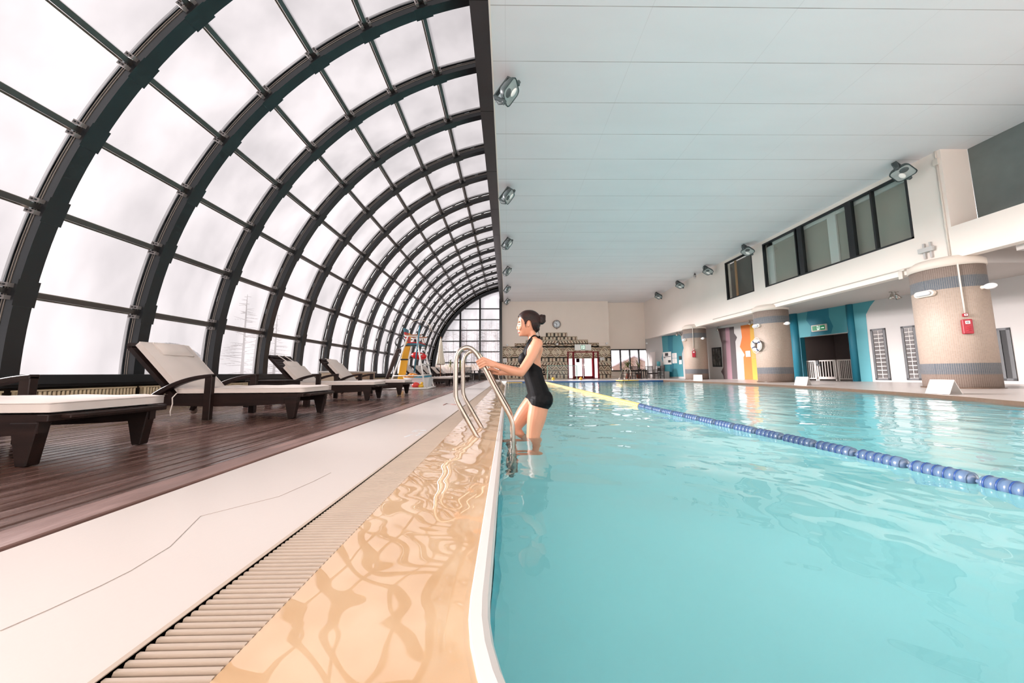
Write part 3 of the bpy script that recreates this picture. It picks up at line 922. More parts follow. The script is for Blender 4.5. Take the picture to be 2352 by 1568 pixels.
# exit sign over the alcove
M_green = mat('exit_green', '#0f7a4e', rough=0.4, emit=0.25); M_signw = mat('sign_white', '#f4f4f0', rough=0.4); M_pict = mat('exit_pictogram', '#e9f6ee', rough=0.4, emit=0.4)
def running_man(mb, o, ax, az, n, cx, cz, h, m):
    """the running figure of an exit sign, in flat bars"""
    def bar(a, b, w):
        d = Vector((b[0] - a[0], b[1] - a[1])).normalized(); s = Vector((-d.y, d.x)) * w / 2
        poly = [(a[0] - s.x, a[1] - s.y), (b[0] - s.x, b[1] - s.y), (b[0] + s.x, b[1] + s.y), (a[0] + s.x, a[1] + s.y)]
        mb.prism([(cx + p[0] * h, cz + p[1] * h) for p in poly], o, ax, az, n, m)
    mb.prism([(cx + (0.08 + 0.09 * cos(t * pi / 4)) * h, cz + (0.38 + 0.09 * sin(t * pi / 4)) * h) for t in range(8)], o, ax, az, n, m)
    bar((0.04, 0.27), (-0.06, -0.02), 0.15); bar((0.04, 0.24), (0.24, 0.12), 0.07); bar((0.02, 0.24), (-0.2, 0.14), 0.07); bar((-0.2, 0.14), (-0.22, 0.0), 0.07)
    bar((-0.05, 0.0), (0.14, -0.14), 0.09); bar((0.14, -0.14), (0.1, -0.42), 0.08); bar((-0.06, 0.0), (-0.14, -0.22), 0.09); bar((-0.14, -0.22), (-0.34, -0.28), 0.08)
q = [on_back(*p) for p in P(c6, (246, 775), (374, 758), (376, 815), (248, 832))]
s0, s1 = q[0][0], q[1][0]; z0, z1 = (q[2][1] + q[3][1]) / 2, (q[0][1] + q[1][1]) / 2
rt = empty('exit_sign', tuple(BO + BT * s0 + BN * 0.01 + Vector((0, 0, z0))), atan2(BT.y, BT.x), 'green exit sign with a running figure over the gated alcove', 'exit sign')
L, h = s1 - s0, z1 - z0
mb = MB(); mb.box(0, L, -0.08, 0, 0, h); mb.build('housing', [mat('sign_frame', '#c9c4b8', rough=0.4)], rt, bevel=0.01)
mb = MB(); mb.box(0.05, L - 0.05, -0.085, -0.07, 0.05, h - 0.05, 0)
mb.prism([(L * .40, .06), (L * .58, .06), (L * .58, h - .06), (L * .40, h - .06)], (0, -0.085, 0), (1, 0, 0), (0, 0, 1), (0, -0.002, 0), 1)
running_man(mb, (0, -0.087, 0), (1, 0, 0), (0, 0, 1), (0, -0.002, 0), L * 0.49, h * 0.5, h * 0.8, 0)
mb.prism([(L * .66, h * .42), (L * .8, h * .42), (L * .8, h * .34), (L * .88, h * .47), (L * .8, h * .6), (L * .8, h * .52), (L * .66, h * .52)], (0, -0.085, 0), (1, 0, 0), (0, 0, 1), (0, -0.002, 0), 1)
mb.build('face', [M_green, M_pict], rt)

# notice boards on the teal mural
M_paper = mat('paper', '#ece9e4', rough=0.7); M_print = mat('grey_print', '#8f8d8b', rough=0.7); M_blackp = mat('black_panel', '#2a2c2e', rough=0.5)
def board(pts, lab, name='notice_board', th=0.04, blocks=(), m=M_paper, lines=0, cat='notice'):
    q = [on_back(*p) for p in pts]
    s0 = (q[0][0] + q[3][0]) / 2; s1 = (q[1][0] + q[2][0]) / 2; z1 = (q[0][1] + q[1][1]) / 2; z0 = (q[2][1] + q[3][1]) / 2
    rt = empty(name, tuple(BO + BT * s0 + BN * 0.012 + Vector((0, 0, z0))), atan2(BT.y, BT.x), lab, cat)
    L, h = s1 - s0, z1 - z0
    mb = MB(); mb.box(0, L, -th, 0, 0, h); mb.build('panel', [m], rt, bevel=0.004)
    mb = MB()
    for a, b, c, d in blocks: mb.box(a * L, b * L, -th - 0.004, -th, c * h, d * h, 1)
    for i in range(lines):
        z = h * (0.86 - 0.74 * i / max(1, lines - 1)); mb.box(0.12 * L, L * (0.55 + 0.3 * ((i * 37) % 10) / 10), -th - 0.002, -th, z - h * 0.015, z + h * 0.015, 0)
    if mb.f: mb.build('print', [M_print, M_blackp], rt)
    return rt
board(P(c5, (180, 1190), (256, 1188), (264, 1308), (184, 1306)), 'large white notice board on the teal mural, leftmost', blocks=((0.28, 0.66, 0.68, 0.92), (0.05, 0.95, 0.60, 0.64), (0.1, 0.3, 0.52, 0.57), (0.62, 0.95, 0.15, 0.34)))
board(P(c5, (265, 1200), (308, 1198), (310, 1245), (266, 1246)), 'upper white notice sheet right of the large board on teal', 'notice_sheet', 0.01, lines=7)
board(P(c5, (267, 1250), (310, 1248), (313, 1295), (268, 1296)), 'lower white notice sheet right of the large board on teal', 'notice_sheet', 0.01, lines=6)
board(P(c5, (330, 1228), (353, 1227), (355, 1260), (332, 1261)), 'small black panel on the teal mural beside the far column', 'black_panel', 0.02, m=M_blackp, cat='panel')
board(P(c5, (330, 1266), (355, 1265), (357, 1304), (332, 1305)), 'small white sheet under the black panel on teal', 'notice_sheet', 0.01, lines=4)
board(P(c5, (962, 1180), (1008, 1176), (1012, 1232), (966, 1236)), 'white sheet in a tray on the orange mural', 'notice_sheet', 0.02, lines=6)
board(P(c5, (1018, 1160), (1060, 1156), (1064, 1252), (1022, 1256)), 'tan card panel on the yellow stripe beside the life ring', 'card_panel', 0.02, m=mat('tan_card', '#c79a52', rough=0.7), lines=0, cat='panel')

# sconces on the columns
M_sconce = mat('sconce_glass', '#eef0f0', rough=0.25); M_sbase = mat('sconce_base', '#e3d6c8', rough=0.5)
def orient(n):   # z axis rotation that turns local -Y to n
    return atan2(n.y, n.x) + pi / 2
def bulkhead(i, u, v, lab, w=0.42, h=0.17):
    p, n = on_col(i, u, v)
    rt = empty('bulkhead_lamp', tuple(p - n * 0.03), orient(n), lab, 'wall lamp', 'oval bulkhead lamps on the columns')
    def oval(mb, w, h, d0, d1, m=0):
        pts = [((w / 2 - h / 2) * (1 if cos(t) > 0 else -1) + h / 2 * cos(t), h / 2 * sin(t)) for t in [2 * pi * (k + .5) / 24 for k in range(24)]]
        mb.prism(pts, (0, d0, 0), (1, 0, 0), (0, 0, 1), (0, d1 - d0, 0), m)
    mb = MB(); oval(mb, w, h, 0, -0.09); mb.build('base', [M_sbase], rt, bevel=0.012)
    mb = MB(); oval(mb, w * 0.8, h * 0.68, -0.08, -0.14); mb.build('glass', [mat('lamp_grey_glass', '#b9bdc0', rough=0.25)], rt, bevel=0.03, seg=3)
def globe(p, n, lab, grp, r=0.09):
    rt = empty('globe_lamp', tuple(p), orient(n), lab, 'wall lamp', grp)
    mb = MB(); mb.lathe([(0.05, -0.03), (0.045, 0.05), (0.03, 0.06)], 16, axis=(0, -1, 0)); mb.build('base', [M_sbase], rt)
    mb = MB(); mb.ball((0, -0.05 - r * 1.1, 0), r, 0, 16, (0.9, 1.35, 0.9)); mb.build('glass', [M_sconce], rt)
bulkhead(0, *c6(1215, 505), 'oval bulkhead lamp on the broad near column')
bulkhead(1, *c5(1066, 943), 'oval bulkhead lamp above the life ring')
bulkhead(2, *c5(380, 1075), 'oval bulkhead lamp on the farthest column')
for i, uv, lab in ((0, c6(1700, 448), 'white globe lamp at the right side of the broad near column'), (1, c5(1325, 922), 'white globe lamp on the column with the life ring'), (2, c5(540, 1062), 'white globe lamp on the farthest column')):
    p, n = on_col(i, *uv); globe(p, n, lab, 'white globe lamps on the columns', 0.085)
for uv, lab in ((c4(140, 628), 'white globe lamp on the back wall above the mosaic, leftmost'), (c4(780, 620), 'white globe lamp on the mosaic below the clock'), (c4(1412, 610), 'white globe lamp right of the exit box on the back wall')):
    p = at_y(*uv, YB - 0.01); globe(p, Vector((0, -1, 0)), lab, 'white globe lamps on the back wall', 0.1)
p = at_y(*c4(1926, 610), YB2 - 0.01); globe(p, Vector((0, -1, 0)), 'white globe lamp in the far right corner above the black window', 'white globe lamps on the back wall', 0.1)

# life ring on the middle column
p, n = on_col(1, *c5(1080, 1127))
ring = empty('life_ring', tuple(p + n * 0.075), orient(n), 'white life ring with dark bands hanging on the middle column', 'life ring')
M_ringw = mat('ring_white', '#f1efec', rough=0.45); M_ringb = mat('ring_navy', '#24304f', rough=0.5); M_rope = mat('white_rope', '#e6e0d8', rough=0.8)
R1, R2 = 0.205, 0.075
mb = MB(); mb.tube([(R1 * cos(2 * pi * t / 40), 0, R1 * sin(2 * pi * t / 40)) for t in range(40)], R2, 14, closed=True); mb.build('ring', [M_ringw], ring)
for a in (30, 120, 210, 300):
    mb = MB(); mb.tube([(R1 * cos(radians(a + k)), 0, R1 * sin(radians(a + k))) for k in (-9, -4, 0, 4, 9)], R2 + 0.004, 14, cap=False); mb.build('band', [M_ringb], ring)
mb = MB(); pts = []
for t in range(48):
    a = 2 * pi * t / 48; bulge = 0.055 * abs(sin(2 * (a - radians(30))))
    pts.append(((R1 + R2 + 0.01 + bulge) * cos(a), -0.02, (R1 + R2 + 0.01 + bulge) * sin(a)))
mb.tube(pts, 0.009, 6, closed=True); mb.build('rope', [M_rope], ring)

# red emergency boxes and conduits
M_red = mat('alarm_red', '#971326', rough=0.35); M_cond = mat('conduit_white', '#d5cdc3', rough=0.5)
def alarm(i, uvs, uvb, w, h, lab, big):
    p, n = on_col(i, *uvb)
    rt = empty('emergency_box', tuple(p), orient(n), lab, 'alarm box')
    mb = MB(); mb.box(-w / 2, w / 2, -0.09, 0.004, -h / 2, h / 2); mb.build('case', [M_red], rt, bevel=0.02, seg=3)
    mb = MB(); mb.box(-w * 0.22, w * 0.22, -0.096, -0.088, h * 0.18, h * 0.38, 0); mb.lathe([(w * .13, 0), (w * .13, 0.004)], 16, (0, -0.096, h * 0.28), (0, -1, 0), 1)
    mb.lathe([(w * .06, 0), (w * .06, 0.006)], 12, (0, -0.098, h * 0.28), (0, -1, 0), 0); mb.build('symbol', [M_paper, M_blackp], rt)
    mb = MB()
    for k in range(3): mb.tube([(-w * .25, -0.094, -h * (.05 + .12 * k)), (0, -0.1, -h * (.02 + .12 * k)), (w * .25, -0.094, -h * (.05 + .12 * k))], 0.008, 6)
    mb.build('ridge', [mat('red_light', '#c9283a', rough=0.4)], rt)
    p2, n2 = on_col(i, *uvs)
    r2 = empty('call_point', tuple(p2), orient(n2), 'small red call point above the red box on the ' + ('broad near' if i == 0 else 'farthest') + ' column', 'call point')
    s = w * 0.5
    mb = MB(); mb.box(-s / 2, s / 2, -0.06, 0.02, -s / 2, s / 2); mb.build('case', [M_red], r2, bevel=0.01)
    mb = MB(); mb.box(-s * .32, s * .32, -0.066, -0.058, -s * .3, s * .3, 0); mb.lathe([(s * .17, 0), (s * .15, 0.006)], 14, (0, -0.064, 0), (0, -1, 0), 1); mb.build('button', [M_red if False else M_paper, M_red], r2)
    return p2, n2
p, n = alarm(0, c6(1552, 685), c6(1566, 785), 0.165, 0.37, 'red wall box with a round symbol on the broad near column', 1)
uvs = [c6(1552, 668), c6(1525, 500), c6(1500, 330)]
pts = [Vector((pp.x, pp.y, pp.z)) + nn * 0.015 for pp, nn in [on_col(0, *q) for q in uvs]]
pts.append(Vector((pts[-1].x, pts[-1].y, 3.2)))
e = pts[-1]; pts += [Vector((XW - 0.05, e.y, 3.34)), Vector((XW - 0.03, e.y + 0.05, 3.42)), Vector((XW - 0.03, e.y + .35, 3.46))]
pts += [Vector((XW - 0.03, 10.5, 3.45)), Vector((XW - 0.03, 14.0, 3.45)), Vector((XW - 0.03, 18.0, 3.45))]
mb = MB(); mb.tube(pts, 0.017, 8)
o = mb.build('conduit_pipe', [M_cond]); tag(o, 'white conduit running up the broad column and along the right wall edge', 'conduit')
mb = MB(); mb.tube([(XW - 0.02, 8.12, 3.42), (XW - 0.02, 8.12, 6.1)], 0.022, 8); mb.box(XW - 0.06, XW, 8.07, 8.17, 6.02, 6.2); mb.tube([(XW - 0.02, 8.12, 6.15), (XW - 0.02, 8.12, ZC)], 0.018, 8)
o = mb.build('conduit_pipe', [M_cond]); tag(o, 'vertical white conduit with a junction box on the corner of the upper wall', 'conduit')
p, n = alarm(2, c5(469, 1165), c5(471, 1208), 0.19, 0.40, 'red wall box on the farthest column', 0)
top = on_col(2, *c5(466, 1150)); u2 = on_col(2, *c5(458, 985))
mb = MB(); mb.tube([top[0] + top[1] * 0.015, u2[0] + u2[1] * 0.015, Vector((u2[0].x, u2[0].y, 3.3)) + u2[1] * 0.03], 0.017, 8)
o = mb.build('conduit_pipe', [M_cond]); tag(o, 'vertical white conduit down the farthest column to the red box', 'conduit')
# small white bracket on the upper wall
pb_ = at_x(2132, 574, XW)
rt = empty('wall_bracket', tuple(pb_), 0, 'small white box on two prongs on the wall above the broad column', 'bracket')
mb = MB(); mb.box(-0.10, -0.02, -0.16, 0.16, -0.06, 0.07); mb.build('box', [M_gwall], rt, bevel=0.01)
for yy in (-0.08, 0.06):
    mb = MB(); mb.box(-0.05, 0.0, yy - 0.02, yy + 0.02, -0.24, 0.2); mb.build('prong', [M_gwall], rt)
pb_ = at_x(*c6(1012, 325), XW)
mb = MB(); mb.box(-0.05, 0, -0.05, 0.05, -0.18, 0.06); mb.box(-0.07, 0, -0.12, 0.0, 0.04, 0.08)
o = mb.build('pipe_clip', [M_cond], loc=tuple(pb_)); tag(o, 'white clip on the lower edge of the right wall beside the broad column', 'clip')

# paired spotlights under the soffit
M_chrome = mat('brushed_chrome', '#b9b4ad', rough=0.22, metal=0.9)
labs = ['pair of chrome spotlights under the soffit left of the broad column', 'pair of chrome spotlights under the soffit beside the life ring column', 'pair of chrome spotlights under the soffit above the plum mural', 'pair of chrome spotlights under the soffit by the far teal mural']
for (uv, lab) in zip((c6(942, 488), c5(1012, 888), c5(706, 950), c5(322, 1002)), labs):
    p = at_z(*uv, 3.26)
    rt = empty('spotlight_pair', (p.x, p.y, 3.27), 0.3, lab, 'spotlight', 'chrome spotlight pairs under the soffit')
    for sx, tilt in ((-0.1, (-0.15, 0.1, -1)), (0.12, (0.5, -0.2, -1))):
        mb = MB(); mb.lathe([(0.075, 0), (0.07, -0.02), (0.02, -0.03)], 20, (sx, 0, 0)); mb.build('ceiling_plate', [M_chrome], rt)
        d = Vector(tilt).normalized()
        mb = MB(); mb.tube([(sx, 0, -0.02), (sx, 0, -0.09)], 0.012, 8); mb.lathe([(0.03, 0), (0.045, 0.03), (0.05, 0.1), (0.085, 0.19), (0.075, 0.19), (0.06, 0.16), (0.0, 0.15)], 20, (sx, 0, -0.07), d)
        mb.build('lamp_head', [M_chrome], rt)

# floodlights on the ceiling
M_flood = mat('flood_grey', '#4f5a5b', rough=0.45, var=0.15, vscale=4); M_lens = mat('flood_lens', '#a8b3b2', rough=0.08, var=0.3, vscale=3, spec=0.8); M_frame = mat('flood_rim', '#2f4444', rough=0.4)
def make_flood():
    rt = empty('floodlight')
    # body: rounded wedge seen from below; local lens normal tilted by the root
    def rrect(w, h, r, n=6):
        out = []
        for cx, cz, a0 in ((w / 2 - r, h / 2 - r, 0), (-w / 2 + r, h / 2 - r, 90), (-w / 2 + r, -h / 2 + r, 180), (w / 2 - r, -h / 2 + r, 270)):
            for k in range(n + 1):
                a = radians(a0 + 90 * k / n); out.append((cx + r * cos(a), cz + r * sin(a)))
        return out
    mb = MB(); secs = [(0.02, 0.44, 0.40, 0.09), (-0.02, 0.45, 0.41, 0.09), (-0.10, 0.40, 0.36, 0.09), (-0.19, 0.26, 0.22, 0.08), (-0.22, 0.16, 0.14, 0.06)]
    k = len(rrect(1, 1, .1)); vs = []
    for d, w, h, r in secs: vs += [(p[0], p[1], -d) for p in rrect(w, h, r)]
    fs = []
    for i in range(len(secs) - 1):
        for j in range(k): fs.append((i * k + j, (i + 1) * k + j, (i + 1) * k + (j + 1) % k, i * k + (j + 1) % k))
    fs.append(tuple(range((len(secs) - 1) * k, len(secs) * k))[::-1])
    mb.add(vs, fs, 0, True); mb.build('housing', [M_flood], rt)
    mb = MB(); mb.prism(rrect(0.42, 0.38, 0.085), (0, 0, -0.022), (1, 0, 0), (0, 1, 0), (0, 0, 0.012)); mb.build('lens', [M_lens], rt)
    mb = MB(); q = rrect(0.445, 0.405, 0.09); mb.tube([(p[0], p[1], -0.022) for p in q], 0.012, 6, closed=True); mb.build('rim', [M_frame], rt)
    mb = MB(); mb.lathe([(0.09, 0), (0.085, -0.006), (0.03, -0.008)], 20, (-0.08, -0.06, -0.024), m=0); mb.ball((0.06, 0.05, -0.03), 0.075, 1, 14, (1.5, 0.8, 0.25)); mb.build('lamp', [M_flood, M_signw], rt)
    return rt
def flood_bracket(rt, M):
    mb = MB(); mb.box(-0.27, -0.235, -0.05, 0.05, -0.05, 0.26); mb.box(0.235, 0.27, -0.05, 0.05, -0.05, 0.26); mb.box(-0.27, 0.27, -0.05, 0.05, 0.25, 0.28)
    mb.tube([(-0.30, 0, -0.02), (-0.22, 0, -0.02)], 0.04, 10); mb.tube([(0.22, 0, -0.02), (0.30, 0, -0.02)], 0.04, 10)
    mb.tube([(-0.3, 0.02, 0), (-0.34, 0.03, 0.1), (-0.3, 0.04, 0.2), (-0.28, 0.04, 0.27)], 0.012, 6)
    mb.build('bracket', [M_flood], rt)
fp = make_flood(); flood_bracket(fp, None)
flood_i = 0
def place_flood(loc, rot, label, grp, sc=1.0):
    global flood_i
    o = fp if flood_i == 0 else copy_tree(fp)
    flood_i += 1
    o.location = loc; o.rotation_euler = rot; o.scale = (sc, sc, sc)
    tag(o, label, 'floodlight', grp)
for i in range(6):
    place_flood((0.10, 5.95 + 3.84 * i, 6.07), (radians(-6), radians(-52), radians(-10)), ORD[i] + ' grey floodlight along the dark beam, counted from the camera', 'floodlights along the dark beam', 0.9)
for i, yy in enumerate((8.5, 14.45, 17.45, 20.4, 23.4)):
    place_flood((11.22, yy, 6.05), (radians(-18), radians(24), radians(12)), ORD[i] + ' grey floodlight along the right wall, counted from the camera', 'floodlights along the right wall')
pc = at_z(1596, 636, 6.15)
rt = empty('security_camera', tuple(pc), radians(-35), 'small security camera on the ceiling between floodlights along the right wall', 'camera')
mb = MB(); mb.tube([(0, 0.1, 0), (0, -0.22, -0.07)], 0.055, 12); mb.box(-0.07, 0.07, -0.25, 0.1, 0.03, 0.06); mb.build('body', [M_gwall], rt)
mb = MB(); mb.tube([(0, 0.05, 0.02), (0, 0.1, 0.27)], 0.02, 8); mb.box(-.05, .05, .02, .16, .1, .2); mb.build('mount', [M_blackp], rt)

# white folded pool signs on the right deck
M_fold = mat('white_plastic', '#d6d2ce', rough=0.35)
def make_fold(name, loc, rz, lab, sc=1.0):
    rt = empty(name, loc, rz, lab, 'floor sign', 'white folded signs beside the pool')
    w, h, b, t = 0.36, 0.285, 0.155, 0.012
    for s in (-1, 1):
        mb = MB(); vs = [(s * b, -w / 2, 0), (s * b, w / 2, 0), (0, w / 2, h), (0, -w / 2, h), (s * b - s * t, -w / 2, 0), (s * b - s * t, w / 2, 0), (-s * t * 0 , w / 2, h - t * 1.7), (0, -w / 2, h - t * 1.7)]
        fs = [(0, 1, 2, 3), (7, 6, 5, 4), (0, 3, 7, 4), (1, 5, 6, 2), (0, 4, 5, 1), (3, 2, 6, 7)]
        if s < 0: fs = [tuple(reversed(f)) for f in fs]
        mb.add(vs, fs); mb.build('leaf', [M_fold], rt)
    rt.scale = (sc, sc, sc)
make_fold('folded_sign', (8.98, 6.62, 0.012), radians(4), 'white folded sign on the deck in front of the broad near column')
make_fold('folded_sign', (10.30, 11.25, 0.012), radians(22), 'white folded sign on the deck in front of the gated alcove')
make_fold('folded_sign', (10.25, 17.4, 0.012), radians(55), 'white folded sign on the deck between the two farther columns', 1.15)
# ================================================================== BACK WALL: mosaic, doors, clock, exit box
M_mcream = mat('mosaic_cream', '#e0d0b8', rough=0.5, var=0.08, vscale=5)
M_mdark = mat('mosaic_dark', '#2e2723', rough=0.5); M_mbrown = mat('mosaic_brown', '#6a3b27', rough=0.5); M_mgrout = mat('mosaic_grout', '#6b5a48', rough=0.8)
def wxz(p): q = at_y(*c4(*p), YB - 0.03); return q.x, q.z
# stepped outline, in crop coordinates, then tiles laid row by row inside it
rows_m = [(472, 522, [(636, 912)], 'u'), (522, 566, [(570, 1040)], 'v'), (566, 608, [(380, 1180)], 'd'), (608, 650, [(236, 1320)], 'z'),
          (650, 792, [(82, 1470)], 'x'), (792, 846, [(84, 925), (1306, 1474)], 'v'), (846, 890, [(84, 925), (1306, 1476)], 'd'), (890, 960, [(86, 925), (1306, 1478)], 'z'),
          (960, 1004, [(86, 925), (1306, 1480)], 'd'), (1004, 1062, [(88, 925), (1306, 1482)], 'v')]
bp = MB(); tl = MB()
rnd = random.Random(3)
def wq(x, y): return wxz((x, y))
def tile(pts, m):
    tl.prism([wq(*p) for p in pts], (0, YB - 0.03, 0), (1, 0, 0), (0, 0, 1), (0, -0.012, 0), m)
def clip_tile(pts, x0, x1, y0, y1, m):
    # keep only tiles whose corners lie inside the row
    if all(x0 - .1 <= p[0] <= x1 + .1 and y0 - .1 <= p[1] <= y1 + .1 for p in pts): tile(pts, m)
def rbar(a, b, w):
    d = Vector((b[0] - a[0], b[1] - a[1])).normalized(); s = Vector((-d.y, d.x)) * (w / 2)
    return [(a[0] - s.x, a[1] - s.y), (b[0] - s.x, b[1] - s.y), (b[0] + s.x, b[1] + s.y), (a[0] + s.x, a[1] + s.y)]
for (y0, y1, spans, kind) in rows_m:
    for (x0, x1) in spans:
        a = wq(x0, y0); b = wq(x1, y1)
        bp.prism([(a[0], b[1] - .04), (b[0], b[1] - .04), (b[0], a[1] + .015), (a[0], a[1] + .015)], (0, YB, 0), (1, 0, 0), (0, 0, 1), (0, -0.03, 0))
        g = 2.2
        if kind in 'uv':
            x = x0 + 3; i = 0
            while x < x1 - 8:
                m = (1 if i % 9 in (0, 1) else 2 if i % 9 in (5,) else 0)
                w = 12 if m else 10
                if m and kind == 'u' or (m and i % 18 > 8):
                    tile([(x, y0 + 4), (x + w - g, y0 + 4), (x + w - g, y1 - 12), (x, y1 - 12)], m)
                    tile([(x, y1 - 10), (x + w - g, y1 - 10), (x + w - g, y1 - 3), (x, y1 - 3)], 0 if kind == 'v' else 1)
                else:
                    tile([(x, y0 + 4), (x + w - g, y0 + 4), (x + w - g, y1 - 4), (x, y1 - 4)], m)
                x += w; i += 1
        elif kind == 'd':
            tile([(x0 + 2, y0 + 1), (x1 - 2, y0 + 1), (x1 - 2, y0 + 6), (x0 + 2, y0 + 6)], 0)
            i = 0; x = x0 + 4; hgt = y1 - y0 - 9
            mid = 785
            while x < x1 - 10:
                s = 0.55 if (x < mid) else -0.55
                m = (1 if i % 6 == 1 else 2 if i % 6 == 4 else 0)
                clip_tile([(x + s * hgt, y0 + 8), (x + 10 + s * hgt, y0 + 8), (x + 10, y1 - 2), (x, y1 - 2)], x0, x1, y0, y1, m)
                x += 12.5; i += 1
        else:
            hgt = y1 - y0
            n = max(1, round((x1 - x0) / (156 if kind == 'x' else 104)))
            L = (x1 - x0) / n
            for k_ in range(n):
                cx = x0 + L * (k_ + 0.5); cyy = (y0 + y1) / 2
                if kind == 'x':
                    for (sx, sy) in ((1, 1), (1, -1), (-1, 1), (-1, -1)):
                        for j, (rr, m) in enumerate(((18, 0), (30, 2 if sx * sy > 0 else 0), (42, 0), (54, 1 if sx > 0 else 2), (66, 0))):
                            p0 = (cx + sx * 2, cyy + sy * rr * .95); p1 = (cx + sx * rr * .98, cyy + sy * 2)
                            if m:
                                q0 = (p0[0] + (p1[0] - p0[0]) * .12, p0[1] + (p1[1] - p0[1]) * .12); q1 = (p0[0] + (p1[0] - p0[0]) * (.55 if j % 2 else .8), p0[1] + (p1[1] - p0[1]) * (.55 if j % 2 else .8))
                                clip_tile(rbar(q0, q1, 9), x0, x1, y0, y1, m)
                                q0 = (p0[0] + (p1[0] - p0[0]) * .62, p0[1] + (p1[1] - p0[1]) * .62)
                                if j % 2: clip_tile(rbar(q0, p1, 9), x0, x1, y0, y1, 0)
                            else: clip_tile(rbar(p0, p1, 9.5), x0, x1, y0, y1, 0)
                        # corner bars between the diamonds
                        for j, (yy, m) in enumerate(((64, 1), (53, 0), (42, 2), (31, 0))):
                            xa = cx + sx * (L / 2 - 1); xb_ = cx + sx * (L / 2 - 1 - (yy - 16) * 0.85)
                            clip_tile([(min(xa, xb_), cyy + sy * yy - 4), (max(xa, xb_), cyy + sy * yy - 4), (max(xa, xb_), cyy + sy * yy + 4), (min(xa, xb_), cyy + sy * yy + 4)], x0, x1, y0, y1, m)
                    tile([(cx - 7, cyy), (cx, cyy - 8), (cx + 7, cyy), (cx, cyy + 8)], 0)
                else:
                    for sx in (-1, 1):
                        for j, (d, m) in enumerate(((0, 0), (13, 1 if sx > 0 else 2), (26, 0), (39, 2))):
                            p0 = (cx + sx * (3 + d), y0 + 6); p1 = (cx + sx * (L / 2 - 4), y0 + 6 + (L / 2 - 7 - d) * hgt / (L * .5) * .92)
                            clip_tile(rbar(p0, p1, 8.5), x0, x1, y0, y1, m)
                    clip_tile([(cx - L * .22, y1 - 9), (cx + L * .1, y1 - 9), (cx + L * .1, y1 - 2), (cx - L * .22, y1 - 2)], x0, x1, y0, y1, 1)
                    clip_tile([(cx - L * .14, y1 - 18), (cx + L * .14, y1 - 18), (cx + L * .14, y1 - 11), (cx - L * .14, y1 - 11)], x0, x1, y0, y1, 0)
o = bp.build('tile_mosaic', [M_mgrout])
struct(o, 'brown and cream geometric tile mosaic stepped up the back wall around the red doors', 'mosaic')
# cream ground a little below the tiles, so the joints read as thin lines
o.data.materials[0] = mat('mosaic_ground', '#a08d75', rough=0.8)
tl.build('tiles', [M_mcream, M_mdark, M_mbrown], o)

# red doors
M_redframe = mat('door_red', '#74081a', rough=0.45, spec=0.2)
dr = empty('door_1', ((dx0 + dx1) / 2, YB, 0)); struct(dr, 'dark red framed glass double doors in the mosaic wall', 'door')
DWid = dx1 - dx0; h = dz1
ds = [-DWid / 2 + DWid * t for t in (0, .175, .505, .845, 1)]
mb = MB()
for x in (ds[0], ds[4]): mb.box(x - 0.05, x + 0.05, -0.06, 0.1, 0, h + .05)
for x in (ds[1], ds[3]): mb.box(x - 0.07, x + 0.07, -0.05, 0.1, 0, h)
mb.box(ds[0], ds[4], -0.06, 0.1, h - 0.03, h + 0.05); mb.box(ds[0], ds[4], -0.05, 0.1, 0, 0.06)
mb.build('frame', [M_redframe], dr)
for x0, x1, nm in ((ds[1] + .055, ds[2] - .01, 0), (ds[2] + .01, ds[3] - .055, 1)):
    lf = MB(); w = 0.075
    lf.box(x0, x0 + w, 0, 0.05, 0.05, h - .05); lf.box(x1 - w, x1, 0, 0.05, 0.05, h - .05); lf.box(x0, x1, 0, .05, h - .16, h - .05); lf.box(x0, x1, 0, .05, 0.05, 0.22)
    o = lf.build('leaf', [M_redframe], dr)
    g = MB(); g.box(x0 + w, x1 - w, 0.02, 0.03, 0.22, h - .16); g.build('glass', [M_pane3], o)
    hd = MB(); xx = (x1 - w / 2) if nm == 0 else (x0 + w / 2); hd.tube([(xx, -0.05, 0.85), (xx, -0.05, 1.25)], 0.015, 8); hd.tube([(xx, 0, .88), (xx, -.05, .88)], .01, 6); hd.tube([(xx, 0, 1.22), (xx, -.05, 1.22)], .01, 6); hd.build('handle', [M_chrome], o)
for x0, x1 in ((ds[0] + .07, ds[1] - .055), (ds[3] + .055, ds[4] - .07)):
    g = MB(); g.box(x0, x1, 0.02, 0.03, 0.06, h - .03); g.build('side_glass', [M_pane3], dr)
mb = MB(); mb.box(ds[1] + .25, ds[2] - .3, 0.031, 0.036, 1.35, 1.65); mb.build('door_sign', [M_redframe], dr)

